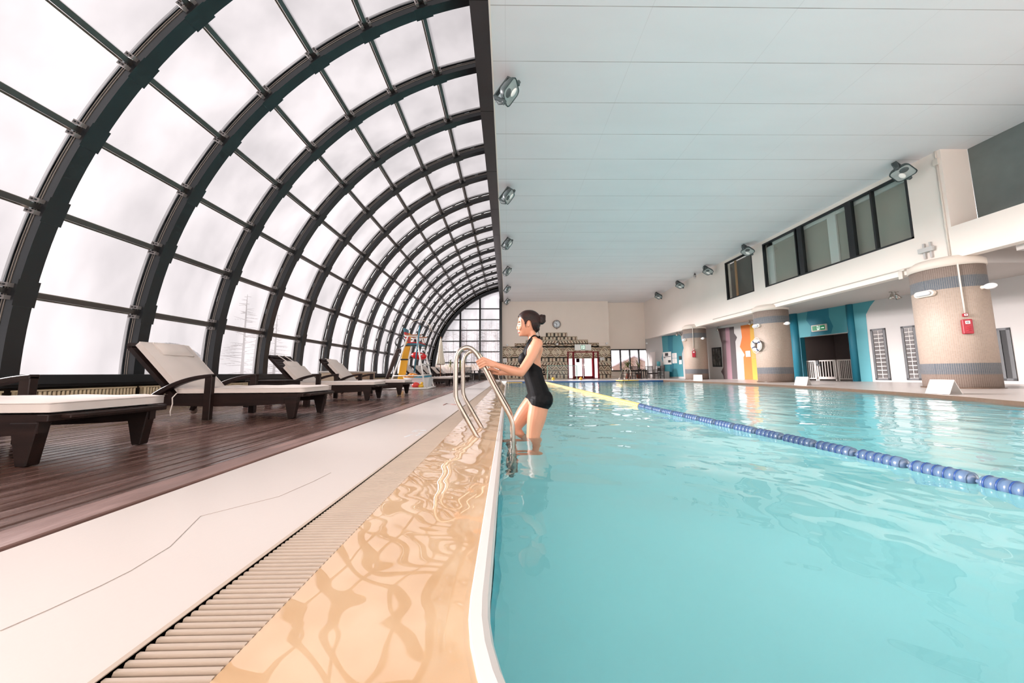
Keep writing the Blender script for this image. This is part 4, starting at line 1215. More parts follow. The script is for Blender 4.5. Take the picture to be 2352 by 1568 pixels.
# clock
pc = at_y(*c4(775, 361), YB - 0.02)
ck = empty('wall_clock', tuple(pc), 0, 'round white wall clock with a dark rim on the back wall', 'clock')
M_clkrim = mat('clock_rim', '#8d7d74', rough=0.35, metal=0.3); M_clkface = mat('clock_face', '#e9edf2', rough=0.4)
R = 0.345
mb = MB(); mb.lathe([(R, 0), (R, 0.07), (R - 0.02, 0.09), (R - 0.05, 0.085), (R - 0.05, 0.05)], 48, axis=(0, -1, 0)); mb.ball((0, -0.06, -R - 0.03), 0.05, 0, 10); mb.build('rim', [M_clkrim], ck)
mb = MB(); mb.lathe([(R - 0.04, 0), (R - 0.04, 0.055), (0, 0.055)], 48, axis=(0, -1, 0)); mb.build('dial', [M_clkface], ck)
def numeral(mb, ch, cx, cz, h, rot=0):
    F = {'1': [((0, -.5), (0, .5))], '2': [((-.3, .5), (.3, .5)), ((.3, .5), (.3, 0)), ((.3, 0), (-.3, 0)), ((-.3, 0), (-.3, -.5)), ((-.3, -.5), (.3, -.5))],
         '3': [((-.3, .5), (.3, .5)), ((.3, .5), (.3, -.5)), ((-.2, 0), (.3, 0)), ((-.3, -.5), (.3, -.5))], '4': [((-.3, .5), (-.3, 0)), ((-.3, 0), (.3, 0)), ((.3, .5), (.3, -.5))],
         '5': [((.3, .5), (-.3, .5)), ((-.3, .5), (-.3, 0)), ((-.3, 0), (.3, 0)), ((.3, 0), (.3, -.5)), ((.3, -.5), (-.3, -.5))], '6': [((.3, .5), (-.3, .5)), ((-.3, .5), (-.3, -.5)), ((-.3, -.5), (.3, -.5)), ((.3, -.5), (.3, 0)), ((.3, 0), (-.3, 0))],
         '7': [((-.3, .5), (.3, .5)), ((.3, .5), (0, -.5))], '8': [((-.3, .5), (.3, .5)), ((.3, .5), (.3, -.5)), ((.3, -.5), (-.3, -.5)), ((-.3, -.5), (-.3, .5)), ((-.3, 0), (.3, 0))],
         '9': [((.3, 0), (-.3, 0)), ((-.3, 0), (-.3, .5)), ((-.3, .5), (.3, .5)), ((.3, .5), (.3, -.5)), ((.3, -.5), (-.3, -.5))], '0': [((-.3, .5), (.3, .5)), ((.3, .5), (.3, -.5)), ((.3, -.5), (-.3, -.5)), ((-.3, -.5), (-.3, .5))]}
    for i, c in enumerate(ch):
        ox = cx + (i - (len(ch) - 1) / 2) * h * 0.62
        for a, b in F[c]:
            mb.bar((ox + a[0] * h * .8, -0.058, cz + a[1] * h), (ox + b[0] * h * .8, -0.058, cz + b[1] * h), h * 0.2, 0.003, up=(0, 1, 0))
mb = MB()
for k in range(1, 13):
    a = pi / 2 - k * pi / 6
    numeral(mb, str(k), 0.235 * cos(a), 0.235 * sin(a), 0.06)
for k in range(60):
    a = k * pi / 30; mb.bar((0.275 * cos(a), -0.057, 0.275 * sin(a)), (0.29 * cos(a), -0.057, 0.29 * sin(a)), 0.006, 0.002, up=(0, 1, 0))
mb.build('numerals', [M_blackp], ck)
def hand(a, L, w, y):
    a = pi / 2 - a
    m_ = MB(); m_.bar((-0.05 * cos(a), y, -0.05 * sin(a)), (L * cos(a), y, L * sin(a)), w, 0.006, up=(0, 1, 0), w2=w * .5); m_.build('hand', [M_blackp], ck)
hand(2 * pi * (10.52 / 12), 0.17, 0.036, -0.064); hand(2 * pi * (31 / 60), 0.25, 0.026, -0.07)

# exit box above the doors
x0, z1 = wxz((1004, 622)); x1, z0 = wxz((1216, 696))
rt = empty('exit_sign', ((x0 + x1) / 2, YB - 0.05, (z0 + z1) / 2), 0, 'white box sign with a green exit panel above the red doors', 'exit sign')
L, h = x1 - x0, z1 - z0
mb = MB(); mb.box(-L / 2, L / 2, -0.13, 0, -h / 2, h / 2); mb.build('housing', [M_signw], rt, bevel=0.01)
mb = MB(); s = h * .36; mb.box(-s, s, -0.14, -0.13, -s, s, 0)
mb.prism([(-s * .8, -s * .8), (-s * .45, -s * .8), (-s * .45, s * .8), (-s * .8, s * .8)], (0, -0.14, 0), (1, 0, 0), (0, 0, 1), (0, -.004, 0), 1)
mb.prism([(-s * .2, -s * .8), (s * .8, -s * .8), (s * .8, s * .8), (-s * .2, s * .8)], (0, -0.14, 0), (1, 0, 0), (0, 0, 1), (0, -.004, 0), 1)
running_man(mb, (0, -0.144, 0), (1, 0, 0), (0, 0, 1), (0, -.003, 0), s * .28, 0, s * 1.3, 0)
mb.build('face', [M_green, M_pict], rt)
# notices on the mosaic
def flat_notice(pts, lab, lines, post=False):
    x0, z1 = wxz(pts[0]); x1, z0 = wxz(pts[1])
    rt = empty('notice_sheet', (x0, YB - 0.06, z0), 0, lab, 'notice'); L, h = x1 - x0, z1 - z0
    mb = MB(); mb.box(0, L, -0.015, 0, 0, h); mb.build('panel', [M_paper], rt)
    mb = MB(); r_ = random.Random(len(lab))
    for i in range(lines):
        for j in range(4):
            if r_.random() < .7: mb.box(L * (.1 + .2 * j), L * (.1 + .2 * j + .14), -0.018, -0.015, h * (.1 + .8 * i / lines), h * (.1 + .8 * (i + .5) / lines))
    mb.build('print', [M_print], rt)
    if post:
        mb = MB(); mb.tube([(L * .5, 0.01, 0), (L * .5, 0.01, -z0 + 0.01)], 0.02, 8); mb.lathe([(0.15, 0), (0.15, 0.02), (0.03, 0.03)], 20, (L * .5, 0.01, -z0)); mb.build('stand', [M_chrome], rt); rt.location.y = YB - 0.35
flat_notice(((88, 802), (138, 856)), 'white notice on a thin stand in the left corner of the mosaic wall', 7, True)
flat_notice(((1330, 786), (1388, 824)), 'white notice sheet on the mosaic right of the red doors', 4)

# glass balustrade, orange buoys, far ladder rails
M_gl = None
def green_glass():
    m, nt, n, l, b = nodes_of('green_glass'); n.remove(b); out = n['Material Output']
    tr = n.new('ShaderNodeBsdfTransparent'); tr.inputs['Color'].default_value = (0.965, 0.985, 0.975, 1)
    gl = n.new('ShaderNodeBsdfGlossy'); gl.inputs['Roughness'].default_value = 0.03
    mx = n.new('ShaderNodeMixShader'); mx.inputs[0].default_value = 0.012
    l.new(tr.outputs[0], mx.inputs[1]); l.new(gl.outputs[0], mx.inputs[2]); l.new(mx.outputs[0], out.inputs['Surface']); return m
M_gl = green_glass(); M_gledge = mat('green_glass_edge', '#7fae9c', rough=0.2)
YG = 21.6
ga, gb_ = at_y(*c4(657, 980), YG), at_y(*c4(1035, 980), YG)
gt_ = at_y(*c4(800, 893), YG).z
rt = empty('glass_screen', ((ga.x + gb_.x) / 2, YG, 0), 0, 'low clear glass screen with green edges on the far deck', 'glass screen')
L = gb_.x - ga.x
mb = MB(); mb.box(-L / 2, L / 2, -0.006, 0.006, 0.06, gt_ - 0.01); mb.build('pane', [M_gl], rt)
for x in (-L / 2, L / 2):
    mb = MB(); mb.box(x - 0.02, x + 0.02, -0.02, 0.02, 0, gt_); mb.build('post', [M_gledge], rt)
mb = MB(); mb.box(-L / 2, L / 2, -0.012, 0.012, gt_ - 0.015, gt_ + 0.01); mb.build('top_rail', [M_gledge], rt)
M_orb = mat('buoy_orange', '#f2a23a', rough=0.35); M_orb2 = mat('buoy_amber', '#efb540', rough=0.35)
for uv, m, lab in ((c4(731, 1063), M_orb2, 'amber ball float on the far pool edge, left of the two'), (c4(1088, 1063), M_orb, 'orange ball float on the far pool edge, right of the two')):
    p = at_y(*uv, YF + 0.25)
    rt = empty('ball_float', (p.x, YF + .25, 0), 0, lab, 'float')
    mb = MB(); mb.ball((0, 0, 0.125), 0.105, 0, 20); mb.build('ball', [m], rt); mb = MB(); mb.lathe([(0.09, 0), (0.07, 0.035)], 16); mb.build('base', [M_fold], rt)
M_yel = mat('step_yellow', '#f0c24a', rough=0.45)
M_steel = mat('brushed_steel', '#ada297', rough=0.26, metal=1.0, var=0.05, vscale=30, stretch=(1, 1, 0.1))
def ladder_rail(mb, y):
    pts = [(0.206, -0.04), (0.055, 0.22), (0.018, 0.288), (0.004, 0.33), (0.0, 0.38), (0, 0.60), (0.004, 0.655), (0.02, 0.705), (0.05, 0.74), (0.09, 0.755), (0.13, 0.745), (0.165, 0.715), (0.205, 0.655), (0.32, 0.43), (0.445, 0.204), (0.470, 0.152), (0.483, 0.105), (0.487, 0.05), (0.487, -0.1), (0.487, -0.5), (0.487, -0.9)]
    mb.tube([(a, y, b) for a, b in smooth_poly(pts, 4)], 0.0205, 14)
def make_ladder(name, lab, loc, rz, yellow=False, group=None):
    rt = empty(name, loc, rz, lab, 'pool ladder', group)
    for y in (-0.235, 0.235):
        mb = MB(); ladder_rail(mb, y); mb.build('rail', [M_steel], rt)
    for z in (-0.36, -0.61, -0.86):
        mb = MB(); mb.box(0.43, 0.53, -0.22, 0.22, z - 0.03, z); mb.build('rung', [M_steel], rt, bevel=0.008)
    if yellow:
        mb = MB(); mb.box(-0.1, 0.42, -0.4, 0.4, -0.012, 0.02); mb.build('mat', [M_yel], rt, bevel=0.01)
    return rt
make_ladder('pool_ladder', 'near stainless pool ladder the woman is holding', (-0.443, 3.045, -0.03), 0)
make_ladder('pool_ladder', 'distant stainless ladder on the left pool edge behind the woman\'s arm', (-0.44, 16.6, -0.03), 0)
pl = at_y(*c4(1615, 1075), YF + 0.1)
lr = make_ladder('pool_ladder', 'far stainless ladder with a yellow mat at the right of the far pool edge', (pl.x + 0.45, YF + 0.28, -0.0), radians(-158))
mb = MB(); mb.box(-0.4, 0.9, -0.1, 0.5, -0.03, 0.012); mb.build('mat', [M_yel], lr, bevel=0.008)
mb = MB(); mb.box(-0.04, 0.9, 19.6, 20.1, -0.09, -0.055); o = mb.build('yellow_step', [M_yel], bevel=0.01); tag(o, 'yellow step slab at the far left corner of the pool', 'step')

# lane rope
M_lblue = mat('lane_blue', '#4f6580', rough=0.3, coat=0.3); M_lblue2 = mat('lane_blue_ring', '#1d3f78', rough=0.35); M_lyel = mat('lane_yellow', '#dcbc74', rough=0.35)
rope = empty('lane_rope', (0, 0, 0), 0, 'floating lane rope, blue near the camera and yellow farther off', 'lane rope')
def lane_x(y): return 2.36 - 0.16 * min(1, max(0, (y - 1.6) / 3.2)) + (0.0 if y < 5 else 0.0075 * (y - 5)) 
ZR = ZWAT + 0.012
cp_ = MB(); cp_.tube([(lane_x(-.15 + .25 * i), -.15 + .25 * i, ZR) for i in range(82)], 0.012, 6); cp_.build('cable', [M_lblue], rope)
def blue_float():
    mb = MB(); r = 0.040
    prof = [(0.012, 0.0), (0.020, 0.002), (0.034, 0.012), (r, 0.028)]
    mb.lathe(prof, 20)
    z = 0.028
    for k in range(5):
        mb.lathe([(r, z), (r + 0.003, z + 0.001), (r + 0.003, z + 0.006), (r, z + 0.007)], 20, m=1)
        mb.lathe([(r, z + 0.007), (r, z + 0.043)], 20)
        z += 0.043 if k < 4 else 0
    z += 0.007
    mb.lathe([(r + 0.002, z), (r + 0.003, z + 0.015), (r - 0.002, z + 0.032), (r - 0.012, z + 0.045), (0.012, z + 0.052)], 20)
    return mb.mesh('float', [M_lblue, M_lblue2])
bf = blue_float()
ym = MB()
for k in range(4): ym.lathe([(0.012, 0.07 * k), (0.044, 0.07 * k + 0.004), (0.046, 0.07 * k + 0.03), (0.044, 0.07 * k + 0.058), (0.03, 0.07 * k + 0.066)], 16)
yf = ym.mesh('float', [M_lyel])
y = 0.02
while y < YF - 0.4:
    o = bpy.data.objects.new('float', bf if y < 5.35 else yf); COL.objects.link(o); o.parent = rope
    o.location = (lane_x(y), y + (0.262 if y < 5.35 else 0), ZR)
    d = Vector((lane_x(y + .25) - lane_x(y), 0.25, 0)).normalized()
    if y < 5.35: d = -d; o.location = (lane_x(y + .262), y + .262, ZR)
    o.rotation_mode = 'QUATERNION'; o.rotation_quaternion = Vector((0, 0, 1)).rotation_difference(d)
    y += 0.272 if y < 5.35 else 0.281

# marks on the white deck
mk = MB()
for (u, v) in ((936, 1001), (952, 991), (962, 987), (975, 988), (946, 997)):
    pass
for (a, b, w) in (((930, 1003), (941, 1000), .02), ((938, 999), (948, 997), .012), ((946, 991), (958, 990), .02), ((950, 988), (962, 987), .015), ((966, 988), (980, 988), .03), ((956, 1000), (966, 997), .014), ((962, 995), (972, 993), .018)):
    p, q = at_z(*a), at_z(*b); mk.bar(p, q, w, 0.002)
o = mk.build('floor_marking', [mat('faded_blue_mark', '#bcc3c6', rough=0.5)]); tag(o, 'faded blue-grey marking on the white deck beside the grating', 'marking')
rc = MB(); rc.tube([at_z(1018, 930.5) + Vector((0, 0, .004)), at_z(1025, 927) + Vector((0, 0, .004)), at_z(1038, 928.5) + Vector((0, 0, .004)), at_z(1053, 930.5) + Vector((0, 0, .004))], 0.004, 6)
o = rc.build('cord', [mat('cord_red', '#a0655c', rough=0.6)]); tag(o, 'thin reddish cord lying on the white deck behind the ladder', 'cord')
# ================================================================== LEFT DECK
M_lw = mat('lounger_wood', '#271814', rough=0.42, spec=0.25, col2='#170e0c', vscale=4, stretch=(0.6, 5, 5), bump=0.08, bscale=30)
M_cush = mat('cushion_cream', '#cfc5bf', rough=0.85, var=0.06, vscale=3, bump=0.12, bscale=8)
M_strap = mat('strap_white', '#ded6d0', rough=0.8)
def cushion(L, W, T, puff=0.012, n=(16, 8), wob=0.004, seed=1):
    """soft box: rounded corners, a seam line round the edge, slightly puffed"""
    mb = MB(); r_ = random.Random(seed)
    nx, ny = n
    def pt(i, j, top):
        u = i / nx; v = j / ny
        eu = min(u, 1 - u) * L; ev = min(v, 1 - v) * W; e = min(eu, ev)
        k = min(1, e / 0.035)
        rd = 0.012 * (1 - k) ** 2
        z = T + puff * (1 - (2 * u - 1) ** 4) * (1 - (2 * v - 1) ** 4) - rd + wob * (sin(u * 23 + v * 5) + sin(v * 17 - u * 7)) * k
        return (u * L, (v - .5) * W, z if top else rd)
    for top in (1, 0):
        vs = [pt(i, j, top) for i in range(nx + 1) for j in range(ny + 1)]
        fs = [(i * (ny + 1) + j, (i + 1) * (ny + 1) + j, (i + 1) * (ny + 1) + j + 1, i * (ny + 1) + j + 1) for i in range(nx) for j in range(ny)]
        if not top: fs = [tuple(reversed(f)) for f in fs]
        mb.add(vs, fs, 0, True)
    # side wall
    per = [(i, 0) for i in range(nx)] + [(nx, j) for j in range(ny)] + [(i, ny) for i in range(nx, 0, -1)] + [(0, j) for j in range(ny, 0, -1)]
    a = [pt(i, j, 1) for i, j in per]; b = [pt(i, j, 0) for i, j in per]; k = len(per)
    mb.add(a + b, [(q, k + q, k + (q + 1) % k, (q + 1) % k) for q in range(k)], 0, True)
    for ring_ in (a,):
        mb.tube([(p[0], p[1], p[2]) for p in ring_], 0.004, 5, closed=True)
    return mb
def xform(mb, mtx):
    mb.v = [tuple(mtx @ Vector(p)) for p in mb.v]; return mb
W2 = 0.31
def make_lounger(label, slip=0.0, tie=True, group=None, pillow=True):
    rt = empty('sun_lounger', (0, 0, 0), 0, label, 'sun lounger', group)
    hinge = Vector((-0.80, 0, 0.27)); BA = radians(46); BL = 0.80
    f = MB()
    for s in (-1, 1):
        y = s * (W2 - 0.025)
        # bowed side rail
        pts = []
        for i in range(13):
            t = i / 12; x = -1.12 + 1.72 * t
            lo = 0.165 + 0.035 * (2 * t - 1) ** 2 - 0.02
            pts.append((x, lo))
        poly = [(p[0], p[1]) for p in pts] + [(0.60, 0.284), (-1.12, 0.284)]
        f.prism(poly, (0, y - 0.02, 0), (1, 0, 0), (0, 0, 1), (0, 0.04, 0))
    for x in (-1.1, -0.5, 0.1): f.box(x - 0.03, x + 0.03, -W2 + .03, W2 - .03, 0.18, 0.24)
    f.build('frame', [M_lw], rt)
    sl = MB(); x = -0.78
    while x < 0.66:
        sl.box(x, x + 0.058, -W2 + 0.045, W2 - 0.045, 0.258, 0.280); x += 0.072
    sl.box(0.60, 0.665, -W2 - 0.01, W2 + 0.01, 0.245, 0.285)
    sl.build('seat_slats', [M_lw], rt, bevel=0.004, seg=1)
    for s in (-1, 1):
        lg = MB(); y = s * (W2 - 0.03)
        lg.prism([(0.50, 0), (0.56, 0), (0.60, 0.24), (0.44, 0.24)], (0, y - 0.03, 0), (1, 0, 0), (0, 0, 1), (0, 0.06, 0)); lg.build('leg', [M_lw], rt, bevel=0.005, seg=1)
        ap = MB(); y = s * (W2 + 0.015)
        ap.box(-0.43, -0.35, y - 0.025, y + 0.025, 0, 0.50); ap.build('arm_post', [M_lw], rt, bevel=0.005, seg=1)
        ar = MB(); up = []; lo = []
        for i in range(15):
            t = i / 14; x = -0.35 - 0.68 * t
            z = 0.515 - 0.05 * t - 0.19 * t ** 2.4
            th = 0.035 + 0.03 * t
            up.append((x, z)); lo.append((x, z - th))
        ar.prism(up + lo[::-1], (0, y - 0.03, 0), (1, 0, 0), (0, 0, 1), (0, 0.06, 0)); ar.build('armrest', [M_lw], rt, bevel=0.005, seg=1)
        wl = MB(); wl.bar((-1.06, s * (W2 - .06), 0.19), (-1.10, s * (W2 - .06), 0.05), 0.05, 0.04); wl.lathe([(0.01, -0.015), (0.035, -0.015), (0.04, -0.008), (0.04, 0.008), (0.035, 0.015), (0.01, 0.015)], 18, (-1.10, s * (W2 - .04), 0.04), (0, 1, 0), 1)
        wl.build('wheel', [M_lw, mat('wheel_tan', '#6b574b', rough=0.5)], rt)
    d = Vector((-cos(BA), 0, sin(BA))); nrm = Vector((sin(BA), 0, cos(BA)))
    bk = MB()
    for s in (-1, 1):
        a = hinge + Vector((0, s * (W2 - .025), -0.02)); bk.bar(a, a + d * (BL + .02), 0.05, 0.045, up=nrm)
    k = 0.04
    while k < BL:
        a = hinge + d * k; bk.bar(a + Vector((0, -W2 + .04, 0)), a + Vector((0, W2 - .04, 0)), 0.055, 0.018, up=nrm); k += 0.075
    a = hinge + d * BL; bk.bar(a + Vector((0, -W2, 0)), a + Vector((0, W2, 0)), 0.06, 0.045, up=nrm)
    a = hinge + d * 0.45
    bk.bar(a - nrm * 0.03, Vector((-1.02, 0, 0.22)), 0.30, 0.03)
    bk.build('backrest', [M_lw], rt)
    T = 0.075
    c = cushion(1.42, 2 * W2 - 0.01, T, 0.008, (24, 8), 0.003, 2)
    xform(c, Matrix.Translation((-0.77, 0, 0.284))); c.build('seat_cushion', [M_cush], rt)
    bl = BL - 0.03 - slip
    c = cushion(bl, 2 * W2 - 0.04, T + 0.01, 0.014, (14, 8), 0.005, 5)
    m4 = Matrix(((d.x, 0, nrm.x, 0), (0, -1, 0, 0), (d.z, 0, nrm.z, 0), (0, 0, 0, 1)))
    m4 = Matrix.Translation(hinge + nrm * 0.026 + d * 0.0) @ m4
    xform(c, m4)
    c.f = [tuple(reversed(q)) for q in c.f] if m4.determinant() < 0 else c.f
    c.build('back_cushion', [M_cush], rt)
    if pillow:
        pc_ = cushion(0.20, 0.38, 0.06, 0.02, (8, 10), 0.002, 9)
        off = bl - (0.235 if slip == 0 else 0.07)
        m5 = Matrix.Translation(nrm * (0.060 if slip == 0 else 0.02) + d * off) @ m4
        xform(pc_, m5); pl_ = pc_.build('pillow', [M_cush], rt)
        for s in (-1, 1):
            sb = MB(); a = hinge + nrm * 0.10 + d * (off + .15) + Vector((0, s * .10, 0))
            e = hinge + d * (BL + .03) + nrm * 0.035 + Vector((0, s * .10, 0)); e2 = hinge + d * (BL + .035) - nrm * 0.03 + Vector((0, s * .10, 0))
            sb.bar(a, e, 0.028, 0.006, up=nrm); sb.bar(e, e2, 0.028, 0.006, up=d); sb.build('strap', [M_strap], pl_)
    if tie:
        tb = MB(); tb.tube([(-0.76, -W2 - 0.005, 0.30), (-0.78, -W2 - 0.03, 0.25), (-0.775, -W2 - 0.028, 0.18), (-0.79, -W2 - 0.03, 0.10), (-0.785, -W2 - 0.028, 0.05)], 0.006, 6); tb.build('tie', [M_strap], rt)
    return rt
l1 = make_lounger('dark wooden sun lounger cut off by the left edge of the photo', tie=False); move(l1, (-3.23, 2.20, 0.004))
l2 = make_lounger('large dark wooden sun lounger with cream cushion and neck pillow, second from the left'); move(l2, (-3.0, 4.10, 0.004))
l3 = make_lounger('third sun lounger from the left, its cushion slipped down below bare slats', 0.30); move(l3, (-3.22, 6.62, 0.004))
l4 = make_lounger('fourth sun lounger from the left, in front of the cream cabinet', 0.16, tie=False); move(l4, (-3.1, 8.12, 0.004))
far_l = ['far sun lounger just behind the lifeguard chair', 'far sun lounger second behind the lifeguard chair', 'far sun lounger left of the folded parasol', 'far sun lounger right of the folded parasol', 'farthest sun lounger on the wooden deck']
for lab, y in zip(far_l, (13.7, 15.3, 16.6, 18.7, 20.3)):
    o = copy_tree(l2); move(o, (-3.0, y, 0.004), 0, lab); o['group'] = 'sun loungers beyond the lifeguard chair'
# low table between the loungers
rt = empty('low_table', (-3.62, 5.45, 0.004), 0, 'low dark wooden table between the second and third loungers', 'table')
mb = MB(); mb.box(-0.52, 0.52, -0.28, 0.28, 0.20, 0.24); mb.build('table_top', [M_lw], rt, bevel=0.006)
for sx in (-1, 1):
    for sy in (-1, 1):
        mb = MB(); mb.box(sx * .46 - .035, sx * .46 + .035, sy * .23 - .035, sy * .23 + .035, 0, 0.20); mb.build('leg', [M_lw], rt)
mb = MB(); mb.box(-0.50, 0.50, -0.25, -0.22, 0.13, 0.2); mb.box(-0.50, 0.50, 0.22, 0.25, 0.13, 0.2); mb.build('apron', [M_lw], rt)
rt = empty('serving_tray', (-3.83, 5.45, 0.244), 0, 'dark wooden tray box standing on the low table', 'tray')
mb = MB(); mb.box(-0.27, 0.27, -0.22, 0.22, 0.0, 0.025); mb.build('base', [M_lw], rt)
mb = MB(); mb.box(-0.27, 0.27, -0.22, -0.195, 0.025, 0.15); mb.box(-0.27, 0.27, 0.195, 0.22, 0.025, 0.15); mb.box(-0.27, -0.245, -0.195, 0.195, 0.025, 0.15); mb.box(0.245, 0.27, -0.195, 0.195, 0.025, 0.15); mb.build('side', [M_lw], rt)
mb = MB(); mb.box(-0.30, 0.30, -0.24, 0.24, 0.15, 0.175); mb.build('lid', [M_lw], rt, bevel=0.004)

# radiators under the sill: one per bay
M_rad = mat('radiator_cream', '#cbb999', rough=0.5, var=0.08, vscale=6)
def radiator_mesh():
    mb = MB(); L = 1.28; n = 29
    mb.box(-0.05, 0.05, 0, L, 0.315, 0.335); mb.box(-0.035, 0.0, 0, L, 0.06, 0.315)
    for i in range(n):
        y = 0.02 + (L - 0.04) * i / (n - 1)
        mb.lathe([(0.0155, 0.05), (0.0175, 0.065), (0.0175, 0.295), (0.0155, 0.315)], 8, (0.03, y, 0))
    return mb
rad = radiator_mesh().mesh('radiator', [M_rad])
for i, y in enumerate(ribY[6:-1]):
    o = bpy.data.objects.new('radiator', rad); COL.objects.link(o); o.location = (-6.06, y + 0.12, 0.0)
    tag(o, 'cream ribbed radiator under the window sill along the left wall', 'radiator', 'cream radiators under the vault windows')
# cream cabinet behind the fourth lounger
rt = empty('cabinet', (-5.55, 10.2, 0.0), 0, 'long cream slatted cabinet with a pale top behind the fourth lounger', 'cabinet')
mb = MB(); mb.box(-0.22, 0.22, 0, 3.0, 0.0, 0.56); mb.build('body', [mat('cabinet_cream', '#cdbba6', rough=0.6)], rt)
mb = MB(); mb.box(-0.26, 0.26, -0.04, 3.04, 0.56, 0.61); mb.build('top', [M_fold], rt, bevel=0.008)
for k in range(4):
    mb = MB(); y = 0.06 + 0.735 * k
    for j in range(7): mb.box(0.22, 0.235, y, y + 0.68, 0.05 + 0.07 * j, 0.105 + 0.07 * j)
    mb.build('slatted_panel', [mat('cabinet_slat', '#b89c82', rough=0.6)], rt)

# ---------------------------------------------------------------- lifeguard chair
M_tube = mat('white_tube', '#e9e6e2', rough=0.35); M_board = mat('seat_board', '#b07a58', rough=0.5); M_tealc = mat('chair_teal', '#2f6f82', rough=0.5); M_redc = mat('rescue_red', '#c4161c', rough=0.4)
lg = empty('lifeguard_chair', (-3.2, 11.2, 0.004), 0, 'tall white tubular lifeguard chair with a red and teal backrest', 'lifeguard chair')
def leg(a, b): mb = MB(); mb.tube([a, b], 0.026, 8); mb.build('leg', [M_tube], lg)
for y in (-0.62, 0.62):
    leg((-0.62, y, 0.02), (-0.12, y * 0.55, 1.76)); leg((0.55, y, 0.02), (0.16, y * 0.55, 1.80))
mb = MB()
for y in (-0.62, 0.62): mb.tube([(-0.85, y, 0.03), (0.62, y, 0.03)], 0.032, 8)
mb.tube([(0.6, -0.62, 0.03), (0.6, 0.62, 0.03)], 0.032, 8); mb.tube([(-0.65, -0.62, 0.03), (-0.65, 0.62, 0.03)], 0.032, 8); mb.build('base_frame', [M_tube], lg)
for (z, sx) in ((0.45, 0.455), (0.8, 0.38), (1.12, 0.31)):
    mb = MB(); w = 0.62 - 0.28 * z / 1.78; mb.tube([(sx, -w, z), (sx, w, z)], 0.02, 8); mb.box(sx - 0.06, sx + 0.06, -w + .03, w - .03, z + .01, z + .035); mb.build('step', [M_tube], lg)
mb = MB(); mb.tube([(-0.5, -0.57, 0.44), (0.46, -0.57, 0.44)], 0.02, 8); mb.tube([(-0.5, 0.57, 0.44), (0.46, 0.57, 0.44)], 0.02, 8); mb.build('side_rail', [M_tube], lg)
mb = MB(); mb.box(-0.16, 0.28, -0.36, 0.36, 1.46, 1.52); mb.build('seat', [M_tealc], lg, bevel=0.015)
mb = MB(); mb.box(-0.14, 0.3, -0.34, 0.34, 1.52, 1.56); mb.build('seat_pad', [M_redc], lg, bevel=0.015)
for y in (-0.36, 0.36):
    mb = MB(); mb.box(-0.22, 0.34, y - 0.05, y + 0.05, 1.78, 1.81); mb.build('armrest', [M_board], lg, bevel=0.01)
    mb = MB(); mb.tube([(-0.22, y, 1.76), (0.3, y, 1.76)], 0.02, 8); mb.tube([(0.24, y, 1.76), (0.24, y, 1.5)], 0.016, 8); mb.build('arm_frame', [M_tube], lg)
mb = MB(); mb.bar((-0.2, 0, 1.60), (-0.29, 0, 1.95), 0.40, 0.05, up=(1, 0, 0.3)); mb.build('backrest', [M_redc], lg, bevel=0.015)
mb = MB(); mb.bar((-0.275, 0, 1.91), (-0.315, 0, 2.05), 0.41, 0.06, up=(1, 0, 0.3)); mb.build('back_top', [M_tealc], lg, bevel=0.015)
# things on and around it
rt = empty('rescue_can', (-2.98, 11.0, 1.05), 0.0, 'red rescue can hanging under the lifeguard seat', 'rescue can')
mb = MB(); prof = [(0.0, 0), (0.06, 0.03), (0.11, 0.12), (0.125, 0.28), (0.11, 0.42), (0.06, 0.5), (0, 0.52)]
mb.lathe(prof, 20, (-0.26, 0, 0.10), (1, 0, -0.16)); mb.build('body', [M_redc], rt)
mb = MB(); mb.tube([(-0.2, 0, 0.2), (-0.2, 0, 0.34), (0.2, 0, 0.30), (0.2, 0, 0.12)], 0.012, 6); mb.build('strap', [M_blackp], rt)
mb = MB(); mb.tube([(-3.02, 10.62, 0.55), (-2.86, 10.6, 2.08)], 0.022, 8); o = mb.build('blue_pole', [M_tealc]); o.rotation_euler = (0, 0, 0); tag(o, 'dark teal pole leaning on the lifeguard chair', 'pole')
rt = empty('rescue_board', (-3.82, 11.62, 0.01), 0.0, 'long yellow rescue board standing behind the lifeguard chair', 'rescue board')
mb = MB(); secs = [(0.0, .09), (0.25, .12), (0.9, .125), (1.5, .11), (1.85, .06), (1.95, .02)]; pts = [(w, z) for z, w in secs] + [(-w, z) for z, w in reversed(secs)]
mb.prism(pts, (0, 0, 0), (1, 0, 0), (0.16, 0, 1), (0, 0.09, 0)); mb.build('board', [mat('board_yellow', '#e8b02e', rough=0.4)], rt, bevel=0.02)
mb = MB(); mb.box(0.025, 0.29, -0.012, 0.1, 0.98, 1.03); mb.box(0.12, 0.36, -0.012, 0.1, 1.48, 1.53); mb.build('strap', [M_blackp], rt)
rt = empty('hose_coil', (-3.62, 10.98, 1.58), 0.3, 'black coiled hose hanging at the back of the lifeguard chair', 'hose')
mb = MB()
for k in range(3): mb.tube([(0.15 * cos(2 * pi * t / 24) * (1 + .05 * k), 0.03 * k, 0.16 * sin(2 * pi * t / 24)) for t in range(24)], 0.014, 6, closed=True)
mb.tube([(0.02, 0, -0.16), (0.05, 0, -0.4)], 0.014, 6); mb.build('hose', [M_blackp], rt)
rt = empty('wetsuit', (-3.78, 10.9, 0.35), 0.0, 'dark folded wetsuit draped down the rear legs of the lifeguard chair', 'wetsuit')
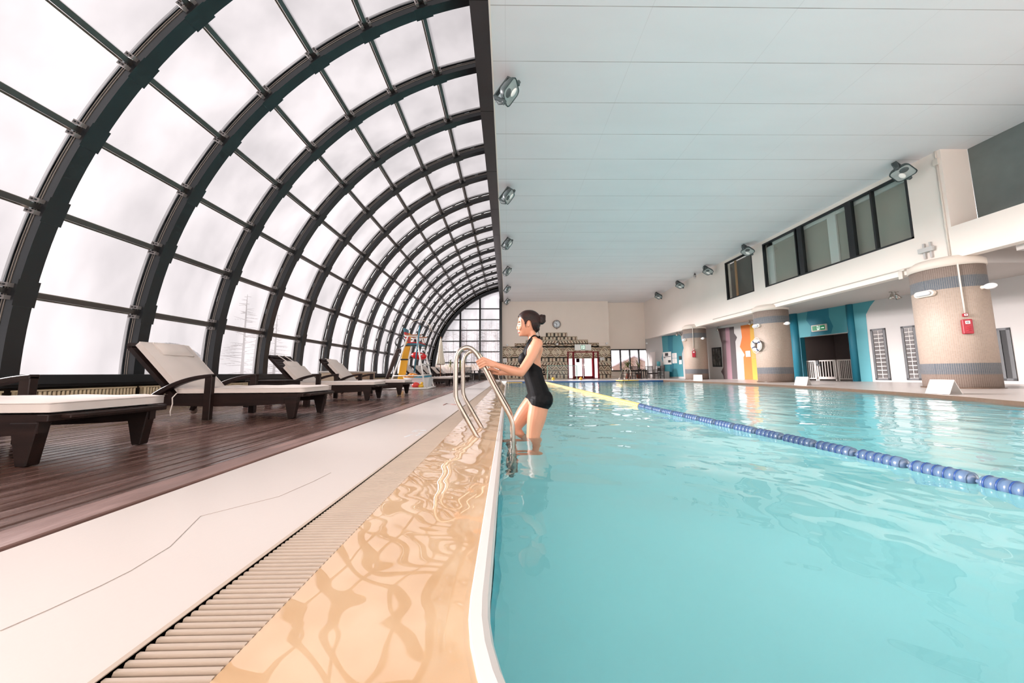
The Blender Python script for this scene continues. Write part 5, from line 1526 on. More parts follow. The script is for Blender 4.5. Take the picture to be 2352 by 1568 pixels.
mb = MB(); mb.tube([(-0.22, 0, 0.0), (-0.12, 0.02, 0.3), (0.0, 0.0, 0.62), (0.08, 0.0, 0.85), (0.1, 0.02, 1.0)], [0.05, 0.06, 0.075, 0.07, 0.04], 10); mb.tube([(0.06, 0, 0.9), (0.17, 0, 0.98), (0.22, 0, 0.85)], [0.04, 0.05, 0.04], 8)
mb.build('suit', [mat('wetsuit_dark', '#3a2c28', rough=0.7)], rt)
rt = empty('storage_tub', (-3.05, 11.35, 0.02), 0, 'white translucent storage tub under the lifeguard chair', 'tub')
def tub(mb, w0, d0, w1, d1, h, t=0.02):
    def ring_(w, d, z): return [(-w, -d, z), (w, -d, z), (w, d, z), (-w, d, z)]
    vs = ring_(w0, d0, 0) + ring_(w1, d1, h) + ring_(w1 - t, d1 - t, h) + ring_(w0 - t, d0 - t, t)
    fs = [(3, 2, 1, 0)] + [(i, (i + 1) % 4, 4 + (i + 1) % 4, 4 + i) for i in range(4)] + [(4 + i, 4 + (i + 1) % 4, 8 + (i + 1) % 4, 8 + i) for i in range(4)] + [(8 + i, 8 + (i + 1) % 4, 12 + (i + 1) % 4, 12 + i) for i in range(4)] + [(12, 13, 14, 15)]
    mb.add(vs, fs)
mb = MB(); tub(mb, 0.36, 0.26, 0.42, 0.32, 0.34); mb.build('body', [mat('tub_white', '#dcdfe2', rough=0.4)], rt, bevel=0.012)
mb = MB(); mb.tube([(-0.43, -0.33, 0.34), (0.43, -0.33, 0.34), (0.43, 0.33, 0.34), (-0.43, 0.33, 0.34)], 0.014, 6, closed=True); mb.build('rim', [M_fold], rt)
rt = empty('kickboard', (-2.92, 11.35, 0.372), 0.1, 'teal kickboard lying across the white storage tub', 'kickboard')
mb = MB(); mb.box(-0.28, 0.28, -0.22, 0.22, 0, 0.05); o = mb.build('board', [mat('kick_teal', '#2d7f96', rough=0.5)], rt, bevel=0.02); o.rotation_euler = (0, radians(-5), 0)
rt = empty('life_vest', (-3.32, 11.33, 0.345), 0.2, 'orange life vest heaped on the white storage tub', 'life vest')
mb = MB()
for (x, y, z, r, sc) in ((0, 0, 0.07, 0.15, (1.2, 1, .5)), (-0.16, 0.05, 0.05, 0.11, (1.1, 1, .5)), (0.12, -0.05, 0.1, 0.11, (1, 1, .6)), (0.02, 0.05, 0.14, 0.09, (1.3, 1, .5))): mb.ball((x, y, z), r, 0, 14, sc)
mb.build('vest', [mat('vest_orange', '#e08a24', rough=0.7, var=0.3, vscale=12, bump=0.4, bscale=18)], rt)
rt = empty('toy_ball', (-3.02, 10.83, 0.03), 0, 'red ball on the deck in front of the storage tub', 'ball'); mb = MB(); mb.ball((0, 0, 0.1), 0.1, 0, 20, (1.3, 1, 1)); mb.build('ball', [mat('ball_red', '#d8453f', rough=0.4)], rt)
rt = empty('toy_duck', (-2.84, 10.80, 0.03), 0, 'yellow bath toy beside the red ball', 'toy')
mb = MB(); mb.ball((0, 0, 0.07), 0.075, 0, 16, (1.2, .9, .9)); mb.ball((0.03, 0, 0.165), 0.045, 0, 14); mb.build('body', [mat('toy_yellow', '#e9b93c', rough=0.4)], rt); mb = MB(); mb.lathe([(0.016, 0), (0.004, 0.035)], 8, (0.07, 0, 0.165), (1, 0, 0)); mb.build('beak', [M_orange], rt)
# shepherd's hook hung in the ribs
rt = empty('rescue_hook', (-4.25, 15.9, 3.05), 0, 'thin pale rescue hook fixed high on the vault ribs', 'hook')
mb = MB(); mb.tube([(-0.75, 0, -0.5), (-0.62, 0, -0.2), (-0.4, 0, 0.03), (-0.1, 0, 0.12), (0.2, 0, 0.05), (0.45, 0, -0.2), (0.6, 0, -0.5)], 0.014, 6); mb.tube([(0.5, 0, -0.5), (0.42, 0, -0.28), (0.5, 0, -0.1)], 0.012, 6); mb.build('hook', [mat('hook_pale', '#e6d9cc', rough=0.4)], rt)

# folded parasol
rt = empty('parasol', (-3.66, 17.9, 0.004), 0, 'closed cream parasol standing among the far loungers', 'parasol')
mb = MB(); mb.lathe([(0.25, 0), (0.25, 0.05), (0.06, 0.08), (0.05, 0.3)], 24); mb.build('base', [M_dark], rt)
mb = MB(); mb.tube([(0, 0, 0.06), (0, 0, 2.5)], 0.022, 10); mb.build('pole', [M_board], rt)
cv = MB(); n = 40; vs = []; fs = []
prof = [(0.03, 2.44), (0.05, 2.36), (0.085, 2.15), (0.11, 1.8), (0.15, 1.4), (0.20, 1.08), (0.21, 1.0), (0.12, 1.02)]
for r, z in prof:
    for j in range(n):
        a = 2 * pi * j / n; q = r * (1 + 0.22 * cos(8 * a) * min(1, (2.44 - z) * 1.5)); vs.append((q * cos(a), q * sin(a), z + 0.03 * cos(8 * a) * (z < 1.1)))
for i in range(len(prof) - 1):
    for j in range(n): fs.append(((i + 1) * n + j, (i + 1) * n + (j + 1) % n, i * n + (j + 1) % n, i * n + j))
cv.add(vs, fs, 0, True); cv.build('canopy', [mat('parasol_cream', '#e6dccb', rough=0.85)], rt)
mb = MB(); mb.lathe([(0.03, 0), (0.035, 0.04), (0.01, 0.09)], 12, (0, 0, 2.44)); mb.build('finial', [M_board], rt)

# ---------------------------------------------------------------- dark chairs and tables
M_chair = mat('dark_chair', '#2a211f', rough=0.4)
def make_chair(label, arms=True):
    rt = empty('dining_chair', (0, 0, 0), 0, label, 'chair')
    w = 0.25
    for sx in (-1, 1):
        mb = MB(); mb.bar((sx * w, -0.24, 0), (sx * w, -0.24, 0.66 if arms else 0.45), 0.04, 0.04); mb.build('leg', [M_chair], rt)
        mb = MB(); mb.bar((sx * w, 0.24, 0), (sx * w, 0.24, 0.45), 0.04, 0.045); mb.bar((sx * w, 0.24, 0.45), (sx * w, 0.31, 0.96), 0.04, 0.045); mb.build('leg', [M_chair], rt)
        if arms:
            mb = MB(); mb.bar((sx * w, -0.27, 0.67), (sx * w, 0.27, 0.67), 0.055, 0.03); mb.build('armrest', [M_chair], rt)
    mb = MB(); mb.box(-w - .01, w + .01, -0.27, 0.25, 0.42, 0.46); mb.build('seat', [M_chair], rt, bevel=0.008)
    mb = MB()
    for k in range(5): z = 0.54 + 0.09 * k; mb.box(-w, w, 0.235 + (z - .45) * .137, 0.26 + (z - .45) * .137, z, z + 0.055)
    mb.build('backrest', [M_chair], rt)
    mb = MB(); mb.box(-w, w, -0.25, -0.23, 0.34, 0.42); mb.box(-w, -w + .02, -.24, .24, .2, .24); mb.box(w - .02, w, -.24, .24, .2, .24); mb.build('stretcher', [M_chair], rt)
    return rt
ch = make_chair('dark slatted armchair left of the small table by the gable window'); move(ch, (-2.85, 23.9, 0.0), radians(15))
def chair_at(loc, rz, label):
    o = copy_tree(ch); move(o, loc, radians(rz), label)
chair_at((-1.75, 23.7, 0), -88, 'dark armchair seen from the side right of the small table by the gable window')
chair_at((-3.35, 24.6, 0), 60, 'dark armchair half hidden behind the ladder by the gable window')
chair_at((9.72, 24.3, 0.0), 5, 'dark slatted armchair left of the table in the far right corner')
chair_at((10.75, 24.4, 0.0), -12, 'dark slatted armchair right of the table in the far right corner')
chair_at((11.2, 23.9, 0.0), -85, 'dark armchair seen from the side beside the water dispenser')
chair_at((9.05, 24.9, 0.0), 80, 'dark armchair behind the far ladder in the far right corner')
def make_table(label, loc, r=0.42, h=0.72):
    rt = empty('round_table', loc, 0, label, 'table')
    mb = MB(); mb.lathe([(r, h - 0.03), (r, h)], 32); mb.build('table_top', [M_chair], rt)
    for k in range(4):
        a = pi / 4 + k * pi / 2; mb = MB(); mb.bar((0.28 * cos(a), 0.28 * sin(a), 0), (0.22 * cos(a), 0.22 * sin(a), h - .03), 0.045, 0.045); mb.build('leg', [M_chair], rt)
make_table('small dark table by the gable window', (-2.28, 24.3, 0)); make_table('dark table between the armchairs in the far right corner', (10.25, 24.6, 0), 0.45, 0.74)
# plants
M_leaf = mat('leaf_green', '#7f8f4a', rough=0.6, var=0.35, vscale=9); M_leaf2 = mat('leaf_yellow_green', '#a8ab5c', rough=0.6, var=0.3, vscale=9); M_pot = mat('terracotta', '#8a4a35', rough=0.7); M_stemc = mat('stem_brown', '#8a7a52', rough=0.7)
def plant(label, loc, stem_h, n, spread, leafL, m, pot_r=0.2, pot_h=0.35, seed=1, arch=0.5):
    r_ = random.Random(seed)
    rt = empty('potted_plant', loc, 0, label, 'plant')
    mb = MB(); mb.lathe([(pot_r * .7, 0), (pot_r, pot_h), (pot_r * .9, pot_h), (pot_r * .85, pot_h - .04), (0, pot_h - .05)], 20); mb.build('pot', [M_pot], rt)
    mb = MB(); mb.tube([(0, 0, pot_h - .06), (0.02, 0, pot_h + stem_h * .5), (0, 0.01, pot_h + stem_h)], 0.018, 6); mb.build('stem', [M_stemc], rt)
    mb = MB()
    for i in range(n):
        a = r_.random() * 2 * pi; z0 = pot_h + stem_h * (0.55 + .45 * r_.random()); L = leafL * (0.7 + .5 * r_.random()); e = r_.uniform(0.1, 1.3)
        pts = []
        for k in range(6):
            t = k / 5; pts.append(Vector((cos(a) * spread * t * L, sin(a) * spread * t * L, z0 + L * (e * t - arch * 1.6 * t * t))))
        for k in range(5):
            w0 = 0.022 * (1 - (k / 5) ** 2) + .003; w1 = 0.022 * (1 - ((k + 1) / 5) ** 2) + .003
            s = Vector((-sin(a), cos(a), 0)); mb.add([pts[k] - s * w0, pts[k] + s * w0, pts[k + 1] + s * w1, pts[k + 1] - s * w1], [(0, 1, 2, 3)])
    mb.build('foliage', [m], rt); return rt
plant('tall thin potted plant by the gable window, left of the two', (-4.25, 24.4, 0), 1.1, 22, 0.5, 0.5, M_leaf2, seed=2)
plant('thin bamboo-like potted plant by the gable window mullion', (-3.55, 24.7, 0), 1.0, 26, 0.3, 0.4, M_leaf2, seed=5)
plant('bushy spiky palm in a terracotta pot in the far right corner', (9.55, 25.6, 0), 0.75, 60, 0.8, 0.9, M_leaf, 0.26, 0.45, 7, 0.55)
plant('sparse spindly plant behind the table in the far right corner', (10.5, 25.9, 0), 0.9, 14, 0.7, 0.7, M_leaf, 0.2, 0.35, 9, 0.3)
# water dispenser and bin
rt = empty('water_dispenser', (11.72, 25.0, 0.0), radians(-12), 'grey water dispenser with a teal bottle by the far right corner', 'water dispenser')
mb = MB(); mb.box(-0.17, 0.17, -0.17, 0.17, 0, 0.95); mb.build('body', [mat('dispenser_grey', '#c9c6c4', rough=0.4)], rt, bevel=0.02)
mb = MB(); mb.box(-0.13, 0.13, -0.18, -0.165, 0.58, 0.82); mb.build('tap_bay', [M_blackp], rt)
mb = MB(); mb.box(-0.13, 0.13, -0.178, -0.168, 0.28, 0.5); mb.build('lower_panel', [mat('panel_grey', '#8e9190', rough=0.4)], rt)
mb = MB(); mb.lathe([(0.06, 0.94), (0.13, 1.0), (0.13, 1.28), (0.09, 1.32), (0, 1.32)], 20); mb.build('bottle', [mat('bottle_teal', '#5aa7b0', rough=0.1)], rt)
rt = empty('waste_bin', (11.93, 24.35, 0.0), radians(-12), 'low grey waste bin beside the water dispenser', 'bin')
mb = MB(); tub(mb, 0.19, 0.16, 0.21, 0.18, 0.5, 0.012); mb.build('body', [mat('bin_grey', '#b5b3b0', rough=0.5)], rt)
mb = MB(); mb.box(-0.215, 0.215, -0.185, 0.185, 0.5, 0.55); mb.build('lid', [mat('bin_lid', '#a3a19e', rough=0.5)], rt, bevel=0.012)

# ---------------------------------------------------------------- outside
M_snow = mat('snow', '#b3adb0', rough=0.9, var=0.05, vscale=.3)
mb = MB(); mb.add([(-90, -30, -0.5), (-6.52, -30, -0.5), (-6.52, 120, -0.5), (-90, 120, -0.5)], [(0, 1, 2, 3)]); mb.add([(-6.52, 28.6, -0.5), (60, 28.6, -0.5), (60, 120, -0.5), (-6.52, 120, -0.5)], [(0, 1, 2, 3)])
o = mb.build('ground_snow', [M_snow]); struct(o, 'snow covered ground outside the glass', 'snow')
M_bark = mat('winter_bark', '#5d5450', rough=0.9); M_bush = mat('winter_bush', '#b79f86', rough=0.9, var=0.3, vscale=3); M_pine = mat('pine_dark', '#4c5554', rough=0.9, var=0.4, vscale=4)
def bare_tree_mesh(seed, h):
    r_ = random.Random(seed); mb = MB()
    mb.tube([(0, 0, 0), (r_.uniform(-.1, .1), 0, h * .5), (r_.uniform(-.2, .2), 0, h)], [0.16, 0.11, 0.03], 6)
    for i in range(26):
        z = h * (0.25 + 0.72 * r_.random()); a = r_.random() * 2 * pi; L = (h - z) * 0.38 + .35
        mb.tube([(0, 0, z), (cos(a) * L * .6, sin(a) * L * .6, z + L * .25), (cos(a) * L, sin(a) * L, z + L * .35)], [0.035, 0.02, 0.006], 4)
    return mb
M_barkfar = mat('hazed_bark', '#8d8583', rough=0.9)  # distance haze put into the bark colour of the far trees
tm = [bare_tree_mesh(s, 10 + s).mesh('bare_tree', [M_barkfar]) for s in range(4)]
def tree(x, y, k, grp, lab, sc=1.0):
    o = bpy.data.objects.new('bare_tree', tm[k]); COL.objects.link(o); o.location = (x, y, -0.5); o.rotation_euler = (0, 0, x * 7 + y); o.scale = (sc, sc, sc)
    tag(o, lab, 'tree', grp)
r_ = random.Random(11)
for i in range(46):
    tree(-16 + 20 * (i + r_.random() * .8) / 46, 52 + 22 * r_.random(), i % 4, 'bare trees beyond the gable window', 'bare winter tree in the wood beyond the far gable window', 0.9)
shr = MB(); r_ = random.Random(4)
for i in range(130):
    a = r_.random() * 2 * pi; e = r_.random(); L = 0.7 + r_.random() * .9
    mb_p = [(0, 0, 0), (cos(a) * L * .4 * e, sin(a) * L * .4 * e, L * .6), (cos(a) * L * .8 * e, sin(a) * L * .8 * e, L)]
    shr.tube(mb_p, [0.03, 0.025, 0.012], 4)
sm_ = shr.mesh('winter_shrub', [M_bush])
for i in range(12):
    o = bpy.data.objects.new('winter_shrub', sm_); COL.objects.link(o); o.location = (-13 + 1.15 * i, 44 + (i * 7 % 5), -0.5); o.rotation_euler = (0, 0, i); o.scale = (1.7, 1.7, 1.5)
    tag(o, 'tan leafless shrub at the edge of the wood beyond the gable', 'shrub', 'tan shrubs beyond the gable window')
def conifer(x, y, h, label):
    mb = MB(); r_ = random.Random(int(h * 10))
    mb.tube([(0, 0, 0), (0, 0, h)], [0.12, 0.02], 6)
    rt = empty('larch', (x, y, -0.5), 0, label, 'tree')
    mb.build('trunk', [M_bark], rt); mb = MB()
    for i in range(55):
        z = h * (0.15 + 0.83 * r_.random()); a = i * 2.4; L = ((h - z) * 0.32 + .2) * r_.uniform(.5, 1.1)
        mb.tube([(0, 0, z), (cos(a) * L, sin(a) * L, z + L * r_.uniform(-.2, .35))], [0.022, 0.006], 4)
        for k in range(3):
            t = .4 + .2 * k; p = Vector((cos(a) * L * t, sin(a) * L * t, z - L * .1 * t)); mb.tube([p, p + Vector((cos(a + .8) * L * .25, sin(a + .8) * L * .25, .02))], [0.014, 0.006], 4)
    mb.build('branches', [M_bark], rt)
conifer(-19.0, 23.6, 6.9, 'bare larch seen through the third bay, left of the pair'); conifer(-19.5, 25.8, 5.4, 'bare larch seen through the third bay, right of the pair'); conifer(-20, 28.2, 6.4, 'bare larch behind the second bay edge')
rt = empty('round_bush', (-14.0, 13.6, -0.5), 0, 'dark round bush seen through the second bay window', 'bush')
mb = MB(); r_ = random.Random(8)
for i in range(220):
    t = r_.random() * pi * .55; a = r_.random() * 2 * pi; p = Vector((1.05 * sin(t) * cos(a), 1.05 * sin(t) * sin(a), 1.15 + 1.05 * cos(t))); mb.ball(p, 0.17, 0, 6)
mb.ball((0, 0, 1.0), 0.95, 0, 14); mb.tube([(0, 0, 0), (0, 0, 1)], 0.12, 6); mb.build('foliage', [M_pine], rt)
# hut outside the far right window
rt = empty('garden_hut', (14.3, 38.0, -0.5), 0, 'brown hut with a snowy roof outside the far right window', 'hut')
mb = MB(); mb.box(-2.4, 2.4, -1.5, 1.5, 0, 1.7); mb.prism([(-2.4, 1.7), (2.4, 1.7), (0, 2.75)], (0, -1.5, 0), (1, 0, 0), (0, 0, 1), (0, 3.0, 0)); mb.build('walls', [mat('hut_brown', '#8a6f60', rough=0.8, var=0.1, vscale=2)], rt)
mb = MB()
for s in (-1, 1): mb.bar((s * 2.75, 0, 1.58), (0, 0, 2.86), 3.6, 0.14, up=(0, 0, 1))
mb.build('roof', [M_snow], rt)
rt = empty('low_shed', (17.9, 40.0, -0.5), 0, 'smaller brown shed with a snowy roof behind the hut', 'shed')
mb = MB(); mb.box(-1.8, 1.8, -1, 1, 0, 1.0); mb.prism([(-1.8, 1.0), (1.8, 1.0), (0, 1.7)], (0, -1, 0), (1, 0, 0), (0, 0, 1), (0, 2, 0)); mb.build('walls', [mat('shed_tan', '#a58b78', rough=0.8)], rt)
mb = MB()
for s in (-1, 1): mb.bar((s * 2.0, 0, 0.95), (0, 0, 1.78), 2.4, 0.1)
mb.build('roof', [M_snow], rt)
# ================================================================== THE WOMAN ON THE LADDER
from mathutils.bvhtree import BVHTree
YW = 3.05
def cw(x, y, Y=YW):
    return at_y(1000 + x / 3.92, 660 + y / 3.92, Y)
def to_crop(p):
    q = Vector(p) - CAM; zc = q.dot(_f)
    return ((1176 + F_PX * q.dot(_r) / zc - 1000) * 3.92, (784 - F_PX * q.dot(_u) / zc - 660) * 3.92)
U = (cw(1000, 800) - cw(0, 800)).length / 1000      # metres per crop unit at her depth
def loft(mb, rings, n=28):
    """closed tube of egg-shaped horizontal sections: (cx, cy, front, back, half width, exponent)"""
    vs = []
    for (cxx, cyy, fr, bk, hw, ex) in rings:
        c = cw(cxx, cyy)
        for j in range(n):
            a = 2 * pi * j / n
            ca, sa = cos(a), sin(a)
            sx = (abs(ca) ** (2 / ex)) * (1 if ca > 0 else -1); sy = (abs(sa) ** (2 / ex)) * (1 if sa > 0 else -1)
            vs.append((c.x + sx * (bk if sx > 0 else fr) * U, YW + sy * hw * U, c.z))
    k = len(rings)
    fs = [(i * n + j, (i + 1) * n + j, (i + 1) * n + (j + 1) % n, i * n + (j + 1) % n) for i in range(k - 1) for j in range(n)]
    fs += [tuple(range(n)), tuple(reversed(range((k - 1) * n, k * n)))]
    mb.add(vs, fs, 0, True)
def limb(mb, pts, rs, n=16, sub=5):
    pp = []; rr = []
    P_ = [Vector(p) for p in pts]
    for i in range(len(P_) - 1):
        p0 = P_[max(i - 1, 0)]; p1 = P_[i]; p2 = P_[i + 1]; p3 = P_[min(i + 2, len(P_) - 1)]
        for k in range(sub):
            t = k / sub
            pp.append(0.5 * ((2 * p1) + (p2 - p0) * t + (2 * p0 - 5 * p1 + 4 * p2 - p3) * t * t + (3 * p1 - p0 - 3 * p2 + p3) * t ** 3))
            rr.append(rs[i] + (rs[i + 1] - rs[i]) * (t * t * (3 - 2 * t)))
    pp.append(P_[-1]); rr.append(rs[-1])
    mb.tube(pp, rr, n)
    mb.ball(pp[0], rr[0] * 0.99, 0, 12); mb.ball(pp[-1], rr[-1] * 0.99, 0, 12)

bd = MB()
# torso: (centre x, y in the crop, front, back, half width, exponent), metres come from U
loft(bd, [(915, 1092, 40, 40, 60, 2), (925, 1070, 78, 74, 128, 2.2), (935, 1030, 94, 92, 152, 2.3), (938, 985, 98, 98, 158, 2.3), (928, 940, 96, 94, 154, 2.3), (914, 890, 94, 90, 142, 2.3),
          (898, 845, 90, 84, 128, 2.3), (886, 800, 88, 82, 118, 2.3), (876, 755, 88, 82, 116, 2.3), (868, 710, 88, 84, 122, 2.3), (862, 660, 88, 86, 132, 2.3), (862, 610, 84, 88, 142, 2.4), (868, 565, 76, 82, 150, 2.5),
          (876, 525, 60, 70, 148, 2.6), (882, 498, 48, 60, 122, 2.4), (880, 474, 42, 50, 74, 2.2), (872, 448, 40, 42, 52, 2), (862, 415, 40, 42, 50, 2), (852, 385, 40, 44, 50, 2)])
for s in (-1, 1):
    bd.ball(cw(800, 645) + Vector((0.0, s * 0.066, 0)), 0.056, 0, 16, (0.95, 1, 1.05))
    bd.ball(cw(975, 1002) + Vector((-0.004, s * 0.078, 0)), 0.085, 0, 16, (0.92, 1, 1.05))
    bd.ball(cw(905, 520) + Vector((0, s * 0.145, 0)), 0.052, 0, 14)        # shoulders
    limb(bd, [cw(880, 470) + Vector((0, s * 0.03, 0)), cw(895, 500) + Vector((0, s * 0.10, 0)), cw(905, 515) + Vector((0, s * 0.15, 0))], [0.04, 0.035, 0.04], 12, 3)
    limb(bd, [cw(915, 560) + Vector((0, s * 0.09, 0)), cw(915, 640) + Vector((0, s * 0.075, 0))], [0.05, 0.03], 12, 3)   # shoulder blades
# head
loft(bd, [(842, 218, 36, 34, 30, 2), (842, 228, 58, 58, 48, 2), (842, 245, 78, 80, 61, 2), (842, 265, 91, 92, 68, 2.1), (842, 287, 98, 98, 71, 2.1), (842, 310, 100, 99, 72, 2.1), (842, 328, 98, 97, 71, 2.1), (842, 348, 99, 93, 68, 2.1),
          (838, 372, 93, 82, 62, 2.1), (832, 392, 86, 72, 55, 2.1), (825, 410, 77, 62, 47, 2.1), (817, 426, 60, 52, 38, 2), (808, 438, 40, 40, 26, 2)])
bd.ball(cw(766, 425), 0.017, 0, 12)                                         # chin
limb(bd, [cw(745, 322), cw(741, 345), cw(735, 366)], [0.005, 0.006, 0.0072], 10, 3)
bd.ball(cw(735, 371), 0.0075, 0, 10)
for s in (-1, 1):
    bd.ball(cw(741, 376) + Vector((0, s * 0.009, 0)), 0.0075, 0, 10)
    bd.ball(cw(768, 372) + Vector((0, s * 0.030, 0)), 0.022, 0, 12)          # cheeks
    bd.ball(cw(752, 312) + Vector((0, s * 0.022, 0)), 0.015, 0, 10, (0.8, 1.3, 0.6))
    e = cw(834, 338) + Vector((0, s * 0.073, 0))                            # ears
    bd.tube([e + Vector((0.0105 * cos(t) + 0.003 * sin(t), s * (0.004 + 0.003 * cos(t)), 0.023 * sin(t))) for t in [2 * pi * i / 16 for i in range(16)]], 0.0048, 8, closed=True)
    bd.ball(e, 0.015, 0, 12, (0.75, 0.35, 1.2)); bd.ball(e + Vector((-0.002, 0, -0.02)), 0.007, 0, 8)
bd.ball(cw(748, 394), 0.0085, 0, 10, (0.8, 1.9, 0.8)); bd.ball(cw(750, 405), 0.009, 0, 10, (0.8, 1.8, 0.8))

# ladder geometry for the grips
def rail_at(z_local, y):
    a, b = (0.205, 0.655), (0.45, 0.195); t = (z_local - a[1]) / (b[1] - a[1])
    return Vector((-0.443 + a[0] + (b[0] - a[0]) * t, y, -0.03 + z_local))
RD = Vector((0.245, 0, -0.46)).normalized(); NL = Vector((-RD.z * -1, 0, RD.x * -1)); NL = Vector((RD.z, 0, -RD.x))   # NL points up-left / away from her
if NL.x > 0: NL = -NL
def hand(mb, grip, nn, wrist):
    """four fingers and a thumb closed round the rail; nn = side of the rail the back of the hand shows on"""
    for k, L in enumerate((1.0, 1.06, 1.0, 0.86)):
        a = grip + RD * (-0.033 + 0.0215 * k)
        r = (0.0092, 0.0094, 0.009, 0.008)[k]
        kn = a + nn * 0.034 - NL * (0.030 * L)
        p1 = a + nn * (0.034) + NL * 0.010 * L
        p2 = a + nn * (0.012) + NL * 0.033
        p3 = a - nn * (0.014) + NL * 0.027
        p4 = a - nn * (0.025) + NL * 0.010
        limb(mb, [kn, p1, p2, p3, p4], [r * 1.12, r * 1.02, r, r * .93, r * .8], 10, 3)
        limb(mb, [wrist + RD * (-0.014 + 0.009 * k), (wrist + kn) / 2 + nn * .004 + RD * (-0.006 + .004 * k), kn], [0.017, 0.0145, r * 1.2], 10, 4)
    t0 = wrist - nn * 0.006 - RD * 0.018
    a = grip
    limb(mb, [t0, a - nn * 0.018 - NL * 0.032 - RD * 0.012, a - nn * 0.034 - NL * 0.004 - RD * 0.024, a - nn * 0.027 + NL * 0.022 - RD * 0.034], [0.016, 0.0135, 0.011, 0.009], 10, 4)

# near (left) arm
sh = cw(905, 520) + Vector((0, -0.152, 0))
el = cw(772, 765, 2.80)
wr = cw(548, 698, 2.785)
gr = rail_at(0.618, 2.81)
limb(bd, [sh, sh * .55 + el * .45 + Vector((0.012, 0, 0)), el], [0.050, 0.045, 0.038], 16, 6)
limb(bd, [el, el * .68 + wr * .32 + Vector((0, 0, -0.006)), wr], [0.038, 0.038, 0.0245], 16, 6)
hand(bd, gr, Vector((0, -1, 0)), wr)
# far (right) arm
sh2 = cw(905, 520) + Vector((0, 0.152, 0))
el2 = cw(790, 760, 3.30)
gr2 = rail_at(0.545, 3.28)
wr2 = gr2 + Vector((0.105, 0.03, -0.012))
limb(bd, [sh2, sh2 * .55 + el2 * .45, el2], [0.050, 0.045, 0.038], 16, 6)
limb(bd, [el2, el2 * .68 + wr2 * .32, wr2], [0.038, 0.037, 0.0245], 16, 6)
hand(bd, gr2, Vector((0, 1, 0)), wr2)
# legs: the near one straight down into the water, the far one bent with its foot on a higher rung
def foot(mb, ankle, toe_dir, sole):
    h = Vector((ankle.x, ankle.y, sole + 0.03)); t = h + toe_dir * 0.17
    limb(mb, [ankle, h + Vector((0.01, 0, 0))], [0.034, 0.032], 12, 3)
    limb(mb, [h + Vector((0.025, 0, -0.002)), h * .5 + t * .5 + Vector((0, 0, 0.008)), t + Vector((0, 0, -0.012))], [0.028, 0.034, 0.022], 12, 4)
    side = Vector((-toe_dir.y, toe_dir.x, 0))
    for k in range(5):
        p = t + side * (0.018 * (k - 2)) + Vector((0, 0, -0.015)); limb(mb, [p, p + toe_dir * (0.034 - 0.004 * abs(k - 1))], [0.0095, 0.008], 8, 2)
hipn = cw(934, 1010) + Vector((0, -0.083, 0)); kn_ = cw(882, 1340, 2.975); an_ = cw(905, 1650, 2.99)
limb(bd, [hipn, hipn * .6 + kn_ * .4 + Vector((-0.002, 0, 0)), kn_, kn_ * .7 + an_ * .3 + Vector((0.016, 0, 0)), an_], [0.094, 0.087, 0.062, 0.055, 0.034], 18, 6)
foot(bd, an_, Vector((-1, 0.05, 0)), -0.62)
hipf = cw(915, 1005) + Vector((0, 0.083, 0)); kf = cw(725, 1262, 3.14); af = cw(800, 1490, 3.13)
limb(bd, [hipf, hipf * .55 + kf * .45 + Vector((-0.004, 0, 0.008)), kf, kf * .6 + af * .4 + Vector((0.014, 0, 0)), af], [0.090, 0.083, 0.057, 0.050, 0.034], 18, 6)
foot(bd, af, Vector((-1, 0.05, 0)), -0.355)

def remeshed(mb, name, vox, it=4):
    me = mb.mesh(name + '_raw', [])
    o = bpy.data.objects.new(name + '_raw', me); COL.objects.link(o)
    r = o.modifiers.new('r', 'REMESH'); r.mode = 'VOXEL'; r.voxel_size = vox; r.use_smooth_shade = True
    s = o.modifiers.new('s', 'SMOOTH'); s.factor = 0.5; s.iterations = it
    dg = bpy.context.evaluated_depsgraph_get(); dg.update()
    ev = o.evaluated_get(dg)
    out = bpy.data.meshes.new_from_object(ev)
    bpy.data.objects.remove(o)
    out.name = name
    return out
M_skin = mat('skin', '#c48b6f', rough=0.42, var=0.06, vscale=9)
body_me = remeshed(bd, 'person', 0.0042, 5)
body_me.materials.clear(); body_me.materials.append(M_skin)
for p in body_me.polygons: p.use_smooth = True
woman = bpy.data.objects.new('person', body_me); COL.objects.link(woman)
tag(woman, 'woman in a black halter swimsuit, hair in a bun, climbing the near pool ladder', 'person')

bvh = BVHTree.FromPolygons([v.co.copy() for v in body_me.vertices], [tuple(p.vertices) for p in body_me.polygons])
def hit(x, y, off=0.0):
    d = ray(1000 + x / 3.92, 660 + y / 3.92).normalized()
    p, n, i, t = bvh.ray_cast(CAM, d)
    return (p + n * off) if p is not None else None
def inside(pt, poly):
    x, y = pt; c = False; j = len(poly) - 1
    for i in range(len(poly)):
        xi, yi = poly[i]; xj, yj = poly[j]
        if (yi > y) != (yj > y) and x < (xj - xi) * (y - yi) / (yj - yi) + xi: c = not c
        j = i
    return c
def seg_d(p, a, b):
    t = max(0, min(1, (p - a).dot(b - a) / (b - a).length_squared)); return (p - (a + (b - a) * t)).length, t
def is_arm(p):
    for s_, e_, w_ in ((sh, el, wr), (sh2, el2, wr2)):
        d, t = seg_d(p, s_, e_)
        if d < 0.062 and t > 0.12 and abs(p.y - YW) > 0.115: return True
        d, t = seg_d(p, e_, w_)
        if d < 0.055: return True
    return False
def side_xy(p):
    """position in the side view, as if on her middle plane"""
    return to_crop((p.x, YW, p.z))
